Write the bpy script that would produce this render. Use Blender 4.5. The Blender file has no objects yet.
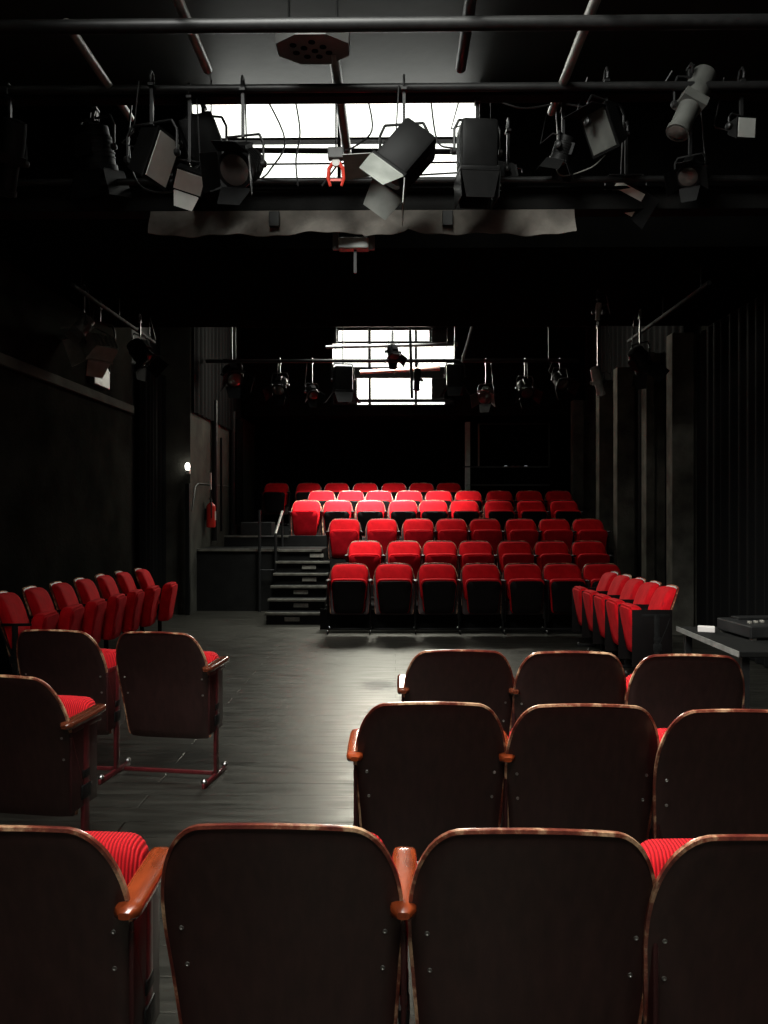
import bpy, bmesh, math, random
from mathutils import Vector, Matrix
random.seed(7)
D = bpy.data
SC = bpy.context.scene
COL = SC.collection
PI = math.pi
R = math.radians

# ------------------------------------------------------------------ camera
F = 830.0                      # focal length in pixels of the 768x1024 frame
TH = 0.0132                    # the camera is turned a touch to the left of the hall's axis
cam = D.cameras.new('camera')
cam.sensor_fit = 'VERTICAL'
cam.sensor_height = 36.0
cam.lens = 36.0 * F / 1024.0
cam.clip_start = 0.05
cam.clip_end = 200
co = D.objects.new('camera', cam)
COL.objects.link(co)
co.location = (0, 0, 1.5)
co.rotation_euler = (R(90) - 0.001, 0, TH)
SC.camera = co

def W(X, d, z=0.0):
    """camera-frame offset (X right, d ahead) to a world point"""
    return Vector((X * math.cos(TH) - d * math.sin(TH), X * math.sin(TH) + d * math.cos(TH), z))

def P(px, py, d):
    return W((px - 384) / F * d, d, 1.5 + (511 - py) / F * d)

# ------------------------------------------------------------------ world, lights, exposure
wd = D.worlds.new('sky')
SC.world = wd
wd.use_nodes = True
bg = wd.node_tree.nodes['Background']
bg.inputs[0].default_value = (1.0, 1.0, 0.97, 1)
bg.inputs[1].default_value = 2.6
SC.view_settings.view_transform = 'Standard'
SC.view_settings.look = 'None'
SC.view_settings.exposure = 0.0
SC.view_settings.gamma = 1.0
SC.view_settings.use_curve_mapping = False

def area(name, loc, direction, sx, sy, watts, col=(1, 1, 0.97), spread=180):
    l = D.lights.new(name, 'AREA')
    l.shape = 'RECTANGLE'
    l.size = sx; l.size_y = sy
    l.energy = watts
    l.color = col
    l.spread = R(spread)
    o = D.objects.new(name, l)
    COL.objects.link(o)
    o.location = loc
    o.rotation_euler = Vector(direction).to_track_quat('-Z', 'Y').to_euler()
    return o

# daylight outside the roof lights, just above / behind their panes
area('daylight_front_roof', (-0.7, 2.5, 5.32), (0.7, 0.45, -1), 1.9, 2.2, 320, spread=108)
area('daylight_front_glazing', (-0.5, 7.75, 4.9), (0, -1, -0.25), 2.4, 1.0, 30, spread=160)
area('daylight_rear_roof', (-0.45, 13.2, 5.32), (0, 0.32, -1), 1.5, 1.2, 300, spread=48)
area('added_middle_light', (-0.85, 10.75, 5.32), (-0.05, 0.18, -1), 1.1, 1.3, 72, spread=60)  # unseen source added to brighten the lower rows of the raised block
area('added_back_light', (0, -0.9, 5.32), (0, 0.3, -1), 1.9, 0.9, 62, spread=95)  # unseen source added behind the camera to lift the dark seat backs
area('daylight_rear_glazing', (-0.05, 16.3, 4.4), (0, -1, -0.2), 2.3, 1.4, 540, col=(1, 0.96, 0.85), spread=150)

# ------------------------------------------------------------------ materials
def nt(name):
    m = D.materials.new(name)
    m.use_nodes = True
    return m, m.node_tree.nodes, m.node_tree.links, m.node_tree.nodes['Principled BSDF']

def mat(name, c, rough=0.5, metal=0.0, spec=0.5, var=0.0, nscale=6.0, bump=0.0, bscale=40.0, coat=0.0, rvar=0.0, sheen=0.0, stretch=None):
    m, n, l, b = nt(name)
    b.inputs['Base Color'].default_value = (*c, 1)
    b.inputs['Roughness'].default_value = rough
    b.inputs['Metallic'].default_value = metal
    b.inputs['Specular IOR Level'].default_value = spec
    b.inputs['Coat Weight'].default_value = coat
    b.inputs['Coat Roughness'].default_value = 0.12
    if sheen:
        b.inputs['Sheen Weight'].default_value = sheen
    tc = n.new('ShaderNodeTexCoord')
    src = tc.outputs['Object']
    if stretch:
        mp = n.new('ShaderNodeMapping')
        mp.inputs['Scale'].default_value = stretch
        l.new(src, mp.inputs[0]); src = mp.outputs[0]
    no = n.new('ShaderNodeTexNoise')
    no.inputs['Scale'].default_value = nscale
    no.inputs['Detail'].default_value = 5
    l.new(src, no.inputs['Vector'])
    if var:
        cr = n.new('ShaderNodeValToRGB')
        cr.color_ramp.elements[0].position = 0.3
        cr.color_ramp.elements[1].position = 0.7
        cr.color_ramp.elements[0].color = (*[x * (1 - var) for x in c], 1)
        cr.color_ramp.elements[1].color = (*[min(1, x * (1 + var)) for x in c], 1)
        l.new(no.outputs['Fac'], cr.inputs[0])
        l.new(cr.outputs[0], b.inputs['Base Color'])
    if rvar:
        mr = n.new('ShaderNodeMapRange')
        mr.inputs['From Min'].default_value = 0.3
        mr.inputs['From Max'].default_value = 0.7
        mr.inputs['To Min'].default_value = max(0.03, rough - rvar)
        mr.inputs['To Max'].default_value = min(1, rough + rvar)
        l.new(no.outputs['Fac'], mr.inputs['Value'])
        l.new(mr.outputs[0], b.inputs['Roughness'])
    if bump:
        n2 = n.new('ShaderNodeTexNoise')
        n2.inputs['Scale'].default_value = bscale
        n2.inputs['Detail'].default_value = 4
        l.new(src, n2.inputs['Vector'])
        bp = n.new('ShaderNodeBump')
        bp.inputs['Strength'].default_value = bump
        bp.inputs['Distance'].default_value = 0.01
        l.new(n2.outputs['Fac'], bp.inputs['Height'])
        l.new(bp.outputs[0], b.inputs['Normal'])
    return m

M = {}
M['black'] = mat('matt_black_paint', (0.0045, 0.0045, 0.0042), 0.75, var=0.3, nscale=3, bump=0.2, spec=0.1)
M['ceil'] = mat('dark_ceiling_paint', (0.004, 0.004, 0.0038), 0.85, var=0.3, nscale=2, spec=0.0)
M['pale'] = mat('pale_grey_plaster', (0.6, 0.56, 0.52), 0.8, var=0.15, nscale=2)
M['roof'] = mat('grey_roof_boards', (0.03, 0.03, 0.028), 0.35, var=0.25, nscale=2, bump=0.1, bscale=10)
M['wall'] = mat('grey_black_plaster', (0.014, 0.0138, 0.012), 0.8, var=0.4, nscale=2.2, bump=0.5, bscale=25, spec=0.0)
M['pier'] = mat('bare_concrete', (0.05, 0.049, 0.042), 0.85, var=0.3, nscale=3, bump=0.4, bscale=30, spec=0.02)
M['pierR'] = mat('soiled_concrete', (0.07, 0.067, 0.056), 0.85, var=0.45, nscale=4, bump=0.4, bscale=30, spec=0.02)
M['metal'] = mat('black_steel', (0.008, 0.008, 0.008), 0.45, spec=0.25, var=0.3, nscale=20)
M['pipe'] = mat('scaffold_tube', (0.20, 0.195, 0.18), 0.38, metal=0.25, var=0.3, nscale=15)
M['dpipe'] = mat('painted_tube', (0.010, 0.010, 0.010), 0.45, spec=0.3, var=0.3, nscale=15)
M['chrome'] = mat('worn_chrome', (0.32, 0.31, 0.30), 0.32, metal=1.0, var=0.2, nscale=30)
M['lampblack'] = mat('lamp_housing_black', (0.0045, 0.0045, 0.0045), 0.5, var=0.3, nscale=12, spec=0.08)
M['lampgrey'] = mat('lamp_housing_grey', (0.075, 0.077, 0.07), 0.5, var=0.25, nscale=10)
M['flap'] = mat('bare_barn_door', (0.20, 0.21, 0.19), 0.45, var=0.25, nscale=9)
M['whiteflap'] = mat('pale_reflector', (0.6, 0.62, 0.58), 0.35, var=0.1, nscale=9)
M['lens'] = mat('lamp_lens', (0.06, 0.05, 0.045), 0.12, spec=0.8)
M['cloth'] = mat('dusty_drape', (0.11, 0.10, 0.088), 0.9, var=0.35, nscale=5, bump=0.6, bscale=18, spec=0.1)
M['drape'] = mat('black_molton', (0.006, 0.006, 0.006), 0.95, spec=0.05)
M['cable'] = mat('rubber_cable', (0.01, 0.01, 0.01), 0.5)
M['redclip'] = mat('red_clip', (0.6, 0.04, 0.02), 0.4)
M['whiteplastic'] = mat('white_plastic', (0.55, 0.54, 0.5), 0.45)
M['greyplastic'] = mat('grey_plastic', (0.06, 0.06, 0.057), 0.5, var=0.2)
M['extred'] = mat('extinguisher_red', (0.55, 0.025, 0.015), 0.35)
M['frame'] = mat('oxblood_steel', (0.085, 0.010, 0.012), 0.32, var=0.35, nscale=18, spec=0.6)
M['board'] = mat('oxblood_side_board', (0.032, 0.007, 0.007), 0.4, var=0.3, nscale=8)
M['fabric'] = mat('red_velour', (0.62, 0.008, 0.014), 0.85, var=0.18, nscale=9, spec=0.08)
M['shadefab'] = mat('shaded_red_velour', (0.40, 0.006, 0.012), 0.9, var=0.3, nscale=7, spec=0.04)  # darker copy of the red velour, with shade put into its colour
M['blackply'] = mat('black_plywood', (0.005, 0.0038, 0.0038), 0.5, var=0.3, nscale=6, spec=0.15)
M['plate'] = mat('step_plate', (0.20, 0.19, 0.165), 0.5, var=0.3, nscale=20)
M['stepedge'] = mat('worn_step_nosing', (0.13, 0.125, 0.105), 0.4, metal=0.3, var=0.4, nscale=8)
M['steps'] = mat('black_step_boards', (0.005, 0.005, 0.0047), 0.65, var=0.4, nscale=6, spec=0.15)
M['arm'] = mat('varnished_beech', (0.26, 0.045, 0.012), 0.22, var=0.4, nscale=8, coat=0.8, spec=0.6, stretch=(6, 1, 6))
M['arm2'] = mat('dark_varnished_wood', (0.09, 0.022, 0.010), 0.2, var=0.4, nscale=8, coat=0.9, spec=0.6, stretch=(6, 1, 6))
M['fabpaper'] = mat('paper', (0.5, 0.47, 0.45), 0.7)
M['peach'] = mat('pale_wood_strip', (0.42, 0.25, 0.2), 0.5)

# corduroy
def corduroy():
    m, n, l, b = nt('red_corduroy')
    b.inputs['Roughness'].default_value = 0.8
    b.inputs['Specular IOR Level'].default_value = 0.2
    tc = n.new('ShaderNodeTexCoord')
    w = n.new('ShaderNodeTexWave')
    w.bands_direction = 'X'
    w.inputs['Scale'].default_value = 34
    l.new(tc.outputs['Object'], w.inputs['Vector'])
    cr = n.new('ShaderNodeValToRGB')
    cr.color_ramp.elements[0].position = 0.05
    cr.color_ramp.elements[0].color = (0.25, 0.003, 0.006, 1)
    cr.color_ramp.elements[1].position = 0.55
    cr.color_ramp.elements[1].color = (0.66, 0.012, 0.018, 1)
    l.new(w.outputs['Fac'], cr.inputs[0])
    l.new(cr.outputs[0], b.inputs['Base Color'])
    bp = n.new('ShaderNodeBump')
    bp.inputs['Strength'].default_value = 0.8
    bp.inputs['Distance'].default_value = 0.003
    l.new(w.outputs['Fac'], bp.inputs['Height'])
    l.new(bp.outputs[0], b.inputs['Normal'])
    return m
M['cord'] = corduroy()

# dark stained plywood of the seat backs: faint vertical grain, scuffs and scratches
def ply():
    m, n, l, b = nt('dark_stained_plywood')
    tc = n.new('ShaderNodeTexCoord')
    oi = n.new('ShaderNodeObjectInfo')
    ad = n.new('ShaderNodeVectorMath'); ad.operation = 'ADD'
    l.new(tc.outputs['Object'], ad.inputs[0]); l.new(oi.outputs['Random'], ad.inputs[1])
    mp = n.new('ShaderNodeMapping'); mp.inputs['Scale'].default_value = (30, 30, 2.5)
    l.new(ad.outputs[0], mp.inputs[0])
    no = n.new('ShaderNodeTexNoise'); no.inputs['Scale'].default_value = 1.5; no.inputs['Detail'].default_value = 6
    l.new(mp.outputs[0], no.inputs['Vector'])
    cr = n.new('ShaderNodeValToRGB')
    cr.color_ramp.elements[0].position = 0.3; cr.color_ramp.elements[0].color = (0.026, 0.0105, 0.0095, 1)
    cr.color_ramp.elements[1].position = 0.75; cr.color_ramp.elements[1].color = (0.045, 0.0185, 0.0165, 1)
    l.new(no.outputs['Fac'], cr.inputs[0])
    # scratches
    mp2 = n.new('ShaderNodeMapping'); mp2.inputs['Rotation'].default_value = (0, R(35), 0); mp2.inputs['Scale'].default_value = (1.2, 1, 9)
    l.new(ad.outputs[0], mp2.inputs[0])
    n2 = n.new('ShaderNodeTexNoise'); n2.inputs['Scale'].default_value = 6; n2.inputs['Detail'].default_value = 3
    l.new(mp2.outputs[0], n2.inputs['Vector'])
    c2 = n.new('ShaderNodeValToRGB')
    c2.color_ramp.elements[0].position = 0.745; c2.color_ramp.elements[0].color = (0, 0, 0, 1)
    c2.color_ramp.elements[1].position = 0.78; c2.color_ramp.elements[1].color = (1, 1, 1, 1)
    l.new(n2.outputs['Fac'], c2.inputs[0])
    mx = n.new('ShaderNodeMix'); mx.data_type = 'RGBA'
    l.new(c2.outputs[0], mx.inputs[0]); l.new(cr.outputs[0], mx.inputs[6])
    mx.inputs[7].default_value = (0.05, 0.025, 0.02, 1)
    l.new(mx.outputs[2], b.inputs['Base Color'])
    b.inputs['Roughness'].default_value = 0.42
    b.inputs['Specular IOR Level'].default_value = 0.45
    return m
M['ply'] = ply()

# worn plywood edge: varnish rubbed through to bare wood in patches
def rim():
    m, n, l, b = nt('worn_plywood_edge')
    tc = n.new('ShaderNodeTexCoord'); oi = n.new('ShaderNodeObjectInfo')
    ad = n.new('ShaderNodeVectorMath'); ad.operation = 'ADD'
    sc = n.new('ShaderNodeVectorMath'); sc.operation = 'SCALE'; sc.inputs['Scale'].default_value = 13
    l.new(oi.outputs['Location'], sc.inputs[0])
    l.new(tc.outputs['Object'], ad.inputs[0]); l.new(sc.outputs[0], ad.inputs[1])
    no = n.new('ShaderNodeTexNoise'); no.inputs['Scale'].default_value = 9; no.inputs['Detail'].default_value = 8; no.inputs['Roughness'].default_value = 0.7
    l.new(ad.outputs[0], no.inputs['Vector'])
    cr = n.new('ShaderNodeValToRGB')
    e = cr.color_ramp.elements
    e[0].position = 0.40; e[0].color = (0.10, 0.014, 0.010, 1)
    e[1].position = 0.62; e[1].color = (0.72, 0.46, 0.27, 1)
    x = e.new(0.5); x.color = (0.22, 0.055, 0.03, 1)
    l.new(no.outputs['Fac'], cr.inputs[0]); l.new(cr.outputs[0], b.inputs['Base Color'])
    b.inputs['Roughness'].default_value = 0.3
    b.inputs['Coat Weight'].default_value = 0.4
    return m
M['rim'] = rim()

# stage floor: black painted planks laid across the hall, worn semi-gloss
def floor_mat():
    m, n, l, b = nt('black_painted_planks')
    tc = n.new('ShaderNodeTexCoord')
    br = n.new('ShaderNodeTexBrick')
    br.inputs['Scale'].default_value = 1.0
    br.inputs['Brick Width'].default_value = 2.6
    br.inputs['Row Height'].default_value = 0.19
    br.inputs['Mortar Size'].default_value = 0.006
    br.inputs['Mortar Smooth'].default_value = 0.3
    br.inputs['Color1'].default_value = (0.8, 0.8, 0.8, 1)
    br.inputs['Color2'].default_value = (1, 1, 1, 1)
    br.inputs['Mortar'].default_value = (0.08, 0.08, 0.08, 1)
    l.new(tc.outputs['Object'], br.inputs['Vector'])
    mp = n.new('ShaderNodeMapping'); mp.inputs['Scale'].default_value = (1.2, 9, 1)
    l.new(tc.outputs['Object'], mp.inputs[0])
    no = n.new('ShaderNodeTexNoise'); no.inputs['Scale'].default_value = 1.6; no.inputs['Detail'].default_value = 9; no.inputs['Roughness'].default_value = 0.65
    l.new(mp.outputs[0], no.inputs['Vector'])
    cr = n.new('ShaderNodeValToRGB')
    cr.color_ramp.elements[0].position = 0.3; cr.color_ramp.elements[0].color = (0.006, 0.006, 0.0052, 1)
    cr.color_ramp.elements[1].position = 0.72; cr.color_ramp.elements[1].color = (0.030, 0.0285, 0.0235, 1)
    l.new(no.outputs['Fac'], cr.inputs[0])
    mu = n.new('ShaderNodeMix'); mu.data_type = 'RGBA'; mu.blend_type = 'MULTIPLY'; mu.inputs[0].default_value = 1
    l.new(cr.outputs[0], mu.inputs[6]); l.new(br.outputs['Color'], mu.inputs[7])
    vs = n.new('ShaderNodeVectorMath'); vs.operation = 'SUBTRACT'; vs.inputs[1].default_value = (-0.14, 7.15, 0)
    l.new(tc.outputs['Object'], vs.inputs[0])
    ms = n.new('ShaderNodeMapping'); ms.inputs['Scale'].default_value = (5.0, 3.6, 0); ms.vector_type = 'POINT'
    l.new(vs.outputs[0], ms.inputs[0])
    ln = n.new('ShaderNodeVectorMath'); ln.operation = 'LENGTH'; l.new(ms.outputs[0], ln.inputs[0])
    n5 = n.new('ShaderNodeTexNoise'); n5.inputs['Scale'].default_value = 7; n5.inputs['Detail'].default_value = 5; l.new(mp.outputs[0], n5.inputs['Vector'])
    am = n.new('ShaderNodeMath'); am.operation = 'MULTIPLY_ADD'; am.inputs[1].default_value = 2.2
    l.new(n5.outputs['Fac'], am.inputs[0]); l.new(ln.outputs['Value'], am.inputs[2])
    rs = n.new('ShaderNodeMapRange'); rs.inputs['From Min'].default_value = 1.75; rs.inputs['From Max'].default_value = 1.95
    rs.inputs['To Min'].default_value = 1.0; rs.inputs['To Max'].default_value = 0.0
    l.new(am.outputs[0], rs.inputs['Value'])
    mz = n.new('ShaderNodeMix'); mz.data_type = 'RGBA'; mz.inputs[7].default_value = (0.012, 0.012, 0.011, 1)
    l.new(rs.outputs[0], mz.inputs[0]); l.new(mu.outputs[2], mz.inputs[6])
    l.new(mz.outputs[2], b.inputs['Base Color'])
    n3 = n.new('ShaderNodeTexNoise'); n3.inputs['Scale'].default_value = 2.2; n3.inputs['Detail'].default_value = 6
    l.new(mp.outputs[0], n3.inputs['Vector'])
    mr = n.new('ShaderNodeMapRange')
    mr.inputs['From Min'].default_value = 0.3; mr.inputs['From Max'].default_value = 0.7
    mr.inputs['To Min'].default_value = 0.30; mr.inputs['To Max'].default_value = 0.50
    l.new(n3.outputs['Fac'], mr.inputs['Value']); l.new(mr.outputs[0], b.inputs['Roughness'])
    bp = n.new('ShaderNodeBump'); bp.inputs['Strength'].default_value = 0.5; bp.inputs['Distance'].default_value = 0.004
    l.new(br.outputs['Fac'], bp.inputs['Height']); bp.invert = True
    l.new(bp.outputs[0], b.inputs['Normal'])
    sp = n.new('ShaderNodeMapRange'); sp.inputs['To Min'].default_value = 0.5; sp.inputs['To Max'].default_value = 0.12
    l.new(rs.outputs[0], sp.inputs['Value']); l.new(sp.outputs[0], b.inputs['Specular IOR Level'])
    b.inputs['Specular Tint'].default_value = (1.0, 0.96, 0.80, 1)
    return m
M['floor'] = floor_mat()

def glass():
    m, n, l, b = nt('rooflight_glass')
    n.remove(b)
    tr = n.new('ShaderNodeBsdfTransparent'); tr.inputs[0].default_value = (0.94, 0.95, 0.93, 1)
    gl = n.new('ShaderNodeBsdfGlossy'); gl.inputs['Roughness'].default_value = 0.05
    mx = n.new('ShaderNodeMixShader'); mx.inputs[0].default_value = 0.05
    l.new(tr.outputs[0], mx.inputs[1]); l.new(gl.outputs[0], mx.inputs[2])
    l.new(mx.outputs[0], n['Material Output'].inputs[0])
    return m
M['glass'] = glass()

def emis(name, c, s):
    m, n, l, b = nt(name)
    b.inputs['Base Color'].default_value = (*c, 1)
    b.inputs['Emission Color'].default_value = (*c, 1)
    b.inputs['Emission Strength'].default_value = s
    return m
M['bulb'] = emis('lit_lamp', (1, 0.98, 0.88), 14)
M['indicator'] = emis('lit_indicator', (0.9, 0.95, 1.0), 0.5)

# ------------------------------------------------------------------ mesh helpers
def link(name, me, m=None, parent=None, smooth=False):
    if isinstance(me, bmesh.types.BMesh):
        bm = me
        bmesh.ops.recalc_face_normals(bm, faces=bm.faces)
        me = D.meshes.new(name)
        bm.to_mesh(me); bm.free()
    o = D.objects.new(name, me)
    COL.objects.link(o)
    if m is not None and not me.materials:
        me.materials.append(m)
    if smooth:
        for p in me.polygons: p.use_smooth = True
        try:
            me.set_sharp_from_angle(angle=R(40))
        except Exception:
            pass
    if parent: o.parent = parent
    return o

def tag(o, label=None, cat=None, group=None, kind=None):
    if label: o['label'] = label
    if cat: o['category'] = cat
    if group: o['group'] = group
    if kind: o['kind'] = kind
    return o

def empty(name, loc=(0, 0, 0), rz=0):
    o = D.objects.new(name, None)
    o.empty_display_size = 0.1
    COL.objects.link(o)
    o.location = loc; o.rotation_euler = (0, 0, rz)
    return o

def box(bm, x0, x1, y0, y1, z0, z1, bev=0, mtx=None):
    v = [bm.verts.new((x, y, z)) for x in (x0, x1) for y in (y0, y1) for z in (z0, z1)]
    fs = [(0, 1, 3, 2), (4, 6, 7, 5), (0, 4, 5, 1), (2, 3, 7, 6), (0, 2, 6, 4), (1, 5, 7, 3)]
    faces = [bm.faces.new([v[i] for i in f]) for f in fs]
    if bev:
        es = set()
        for f in faces: es.update(f.edges)
        r = bmesh.ops.bevel(bm, geom=list(es), offset=bev, segments=2, profile=0.5, affect='EDGES')
        v = list({x for f in r['faces'] for x in f.verts} | {x for x in v if x.is_valid})
    if mtx is not None:
        bmesh.ops.transform(bm, matrix=mtx, verts=[x for x in v if x.is_valid])
    return v

def bb(*a, **k):
    bm = bmesh.new(); box(bm, *a, **k); return bm

def tube(bm, pts, r, seg=10, cap=True):
    """swept round tube through points; r number or list"""
    pts = [Vector(p) for p in pts]
    rs = r if isinstance(r, (list, tuple)) else [r] * len(pts)
    rings = []
    t0 = (pts[1] - pts[0]).normalized()
    up = Vector((0, 0, 1)) if abs(t0.z) < 0.9 else Vector((1, 0, 0))
    nrm = t0.cross(up).normalized()
    for i, p in enumerate(pts):
        if i == 0: t = pts[1] - pts[0]
        elif i == len(pts) - 1: t = pts[-1] - pts[-2]
        else: t = (pts[i + 1] - pts[i]).normalized() + (pts[i] - pts[i - 1]).normalized()
        t.normalize()
        nrm = (nrm - t * nrm.dot(t))
        if nrm.length < 1e-5: nrm = t.orthogonal()
        nrm.normalize()
        b = t.cross(nrm)
        rings.append([bm.verts.new(p + (nrm * math.cos(2 * PI * k / seg) + b * math.sin(2 * PI * k / seg)) * rs[i]) for k in range(seg)])
    for a, c in zip(rings, rings[1:]):
        for k in range(seg):
            bm.faces.new((a[k], a[(k + 1) % seg], c[(k + 1) % seg], c[k]))
    if cap:
        bm.faces.new(list(reversed(rings[0]))); bm.faces.new(rings[-1])

def tb(pts, r, seg=10):
    bm = bmesh.new(); tube(bm, pts, r, seg); return bm

def lathe(bm, prof, seg=24, mtx=None):
    """profile of (radius, z) about local z"""
    rings = []; vs = []
    for r, z in prof:
        ring = [bm.verts.new((max(r, 1e-4) * math.cos(2 * PI * k / seg), max(r, 1e-4) * math.sin(2 * PI * k / seg), z)) for k in range(seg)]
        rings.append(ring); vs += ring
    for a, c in zip(rings, rings[1:]):
        for k in range(seg):
            bm.faces.new((a[k], a[(k + 1) % seg], c[(k + 1) % seg], c[k]))
    bm.faces.new(list(reversed(rings[0]))); bm.faces.new(rings[-1])
    if mtx is not None: bmesh.ops.transform(bm, matrix=mtx, verts=vs)

def shell(outline, layers, yc, centre):
    """closed slab from an (x,z) outline; layers = (inset scale, y offset) from front centre round to back centre"""
    bm = bmesh.new()
    cx, cz = centre
    rings = []
    for s, dy in layers:
        ring = []
        for x, z in outline:
            xx = cx + (x - cx) * s; zz = cz + (z - cz) * s
            ring.append(bm.verts.new((xx, yc(xx, zz) + dy, zz)))
        rings.append(ring)
    n = len(outline)
    for a, c in zip(rings, rings[1:]):
        for k in range(n):
            bm.faces.new((a[k], a[(k + 1) % n], c[(k + 1) % n], c[k]))
    bm.faces.new(rings[0]); bm.faces.new(list(reversed(rings[-1])))
    return bm

def wall_with_hole(bm, axis, c0, c1, u0, u1, v0, v1, holes):
    """slab c0..c1 thick across axis; u,v extents; holes (u0,u1,v0,v1) side by side along u"""
    def b(a0, a1, b0, b1):
        if a1 - a0 < 1e-4 or b1 - b0 < 1e-4: return
        if axis == 'y': box(bm, a0, a1, c0, c1, b0, b1)
        elif axis == 'z': box(bm, a0, a1, b0, b1, c0, c1)
        else: box(bm, c0, c1, a0, a1, b0, b1)
    cur = u0
    for (hu0, hu1, hv0, hv1) in sorted(holes):
        b(cur, hu0, v0, v1); b(hu0, hu1, v0, hv0); b(hu0, hu1, hv1, v1); cur = hu1
    b(cur, u1, v0, v1)

def S(name, bm, m, parent=None):
    o = link(name, bm, m, parent)
    if parent is None: o['kind'] = 'structure'
    return o

# ------------------------------------------------------------------ the room
XL, XR = -3.42, 3.72
YB = 17.6
S('floor', bb(XL - 0.3, XR + 0.3, -1.8, YB + 0.3, -0.12, 0.0), M['floor'])
# left wall: rough dark plaster, rail, then a concrete pier and a long side wall
S('wall_left', bb(XL - 0.25, XL, -1.6, 10.75, 0, 5.2), M['wall'])
S('wall_left_recess', bb(XL - 0.25, XL, 10.75, 12.05, 0, 5.2), M['black'])
S('wall_left_pier', bb(XL - 0.25, -2.98, 12.05, YB, 0, 5.2), M['pier'])
S('wall_right', bb(XR, XR + 0.25, -1.6, YB, 0, 5.2), M['wall'])
S('wall_back', bb(XL - 0.25, XR + 0.25, YB, YB + 0.2, 0, 3.42), M['black'])
S('wall_front', bb(XL - 0.25, XR + 0.25, -1.8, -1.6, 0, 5.2), M['pale'])  # unseen wall, made pale to bounce light onto the seat backs
# wall rail
S('trim_1', bb(XL, XL + 0.05, 0.5, 10.70, 2.76, 2.86, bev=0.008), M['pier'])
# roof of bay one, with its roof light
bm = bmesh.new()
wall_with_hole(bm, 'z', 5.0, 5.12, XL, XR, -1.6, 0.0, [(-1.0, 1.0, -1.4, -0.4)])  # hole for the added light behind the camera
wall_with_hole(bm, 'z', 5.0, 5.12, XL, XR, 0.0, 6.94, [(-1.7, 0.4, 1.2, 3.8)])
S('ceiling_front_bay', bm, M['roof'])
# upright glazing wall of bay one
GX0, GX1 = W((186 - 384) / F * 7.0, 7.0).x, W((481 - 384) / F * 7.0, 7.0).x
bm = bmesh.new()
wall_with_hole(bm, 'y', 6.94, 7.04, XL, XR, 3.7, 5.12, [(GX0, GX1, 4.24, 4.99)])
S('wall_front_glazing', bm, M['ceil'])
# low ceiling between the bays
S('ceiling_low', bb(XL, XR, 7.04, 9.9, 3.7, 3.8), M['ceil'])
S('wall_bay_step', bb(XL, XR, 9.8, 9.9, 3.8, 5.12), M['ceil'])
bm = bmesh.new()
wall_with_hole(bm, 'z', 5.0, 5.12, XL, XR, 9.9, 12.2, [(-1.5, 0.4, 10.05, 11.5)])  # first hole lets in the added middle light
wall_with_hole(bm, 'z', 5.0, 5.12, XL, XR, 12.2, 15.8, [(-1.3, 0.5, 12.5, 13.9)])
S('ceiling_rear_bay', bm, M['roof'])
FX0, FX1 = W((330 - 384) / F * 15.6, 15.6).x, W((456 - 384) / F * 15.6, 15.6).x
bm = bmesh.new()
wall_with_hole(bm, 'y', 15.8, 15.92, XL, XR, 3.42, 5.12, [(FX0, FX1, 3.50, 4.98)])
S('wall_rear_glazing', bm, M['ceil'])
S('ceiling_rear_low', bb(XL, XR, 15.8, YB, 3.32, 3.42), M['ceil'])

# windows: frame + panes, in the two upright glazings and the two roof lights
def glazing_y(name, x0, x1, y, z0, z1, vs, hs, blank=()):
    root = empty(name, ((x0 + x1) / 2, y, z0)); root['kind'] = 'structure'
    inv = Matrix.Translation((-(x0 + x1) / 2, -y, -z0))
    bm = bmesh.new()
    t = 0.035
    box(bm, x0, x1, y - 0.03, y + 0.03, z0, z0 + t); box(bm, x0, x1, y - 0.03, y + 0.03, z1 - t, z1)
    box(bm, x0, x0 + t, y - 0.03, y + 0.03, z0 + t, z1 - t); box(bm, x1 - t, x1, y - 0.03, y + 0.03, z0 + t, z1 - t)
    for v, w in vs: box(bm, v - w / 2, v + w / 2, y - 0.035, y + 0.035, z0 + t, z1 - t)
    for h, w in hs: box(bm, x0 + t, x1 - t, y - 0.045, y + 0.045, h - w / 2, h + w / 2)
    for q in blank: box(bm, q[0], q[1], y - 0.03, y + 0.03, q[2], q[3])
    bm.transform(inv)
    link('window_frame', bm, M['metal'], root)
    bm = bb(x0 + 0.01, x1 - 0.01, y - 0.004, y + 0.004, z0 + 0.01, z1 - 0.01); bm.transform(inv)
    link('window_pane', bm, M['glass'], root)

glazing_y('window_1', GX0, GX1, 6.99, 4.24, 4.99, [((GX0 + GX1) / 2 + 0.05, 0.03)], [(4.62, 0.02)])
glazing_y('window_2', FX0, FX1, 15.86, 3.50, 4.98, [(FX0 + 0.74, 0.05), (FX0 + 1.62, 0.05)], [(4.715, 0.05), (4.14, 0.22), (3.61, 0.05)],
          blank=((FX0, FX0 + 0.14, 4.70, 4.98), (FX1 - 0.50, FX1, 4.74, 4.98), (FX0, FX0 + 0.50, 3.50, 4.2), (FX1 - 0.20, FX1, 3.50, 4.2), (FX1 - 0.45, FX1, 3.64, 4.2)))

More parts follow.
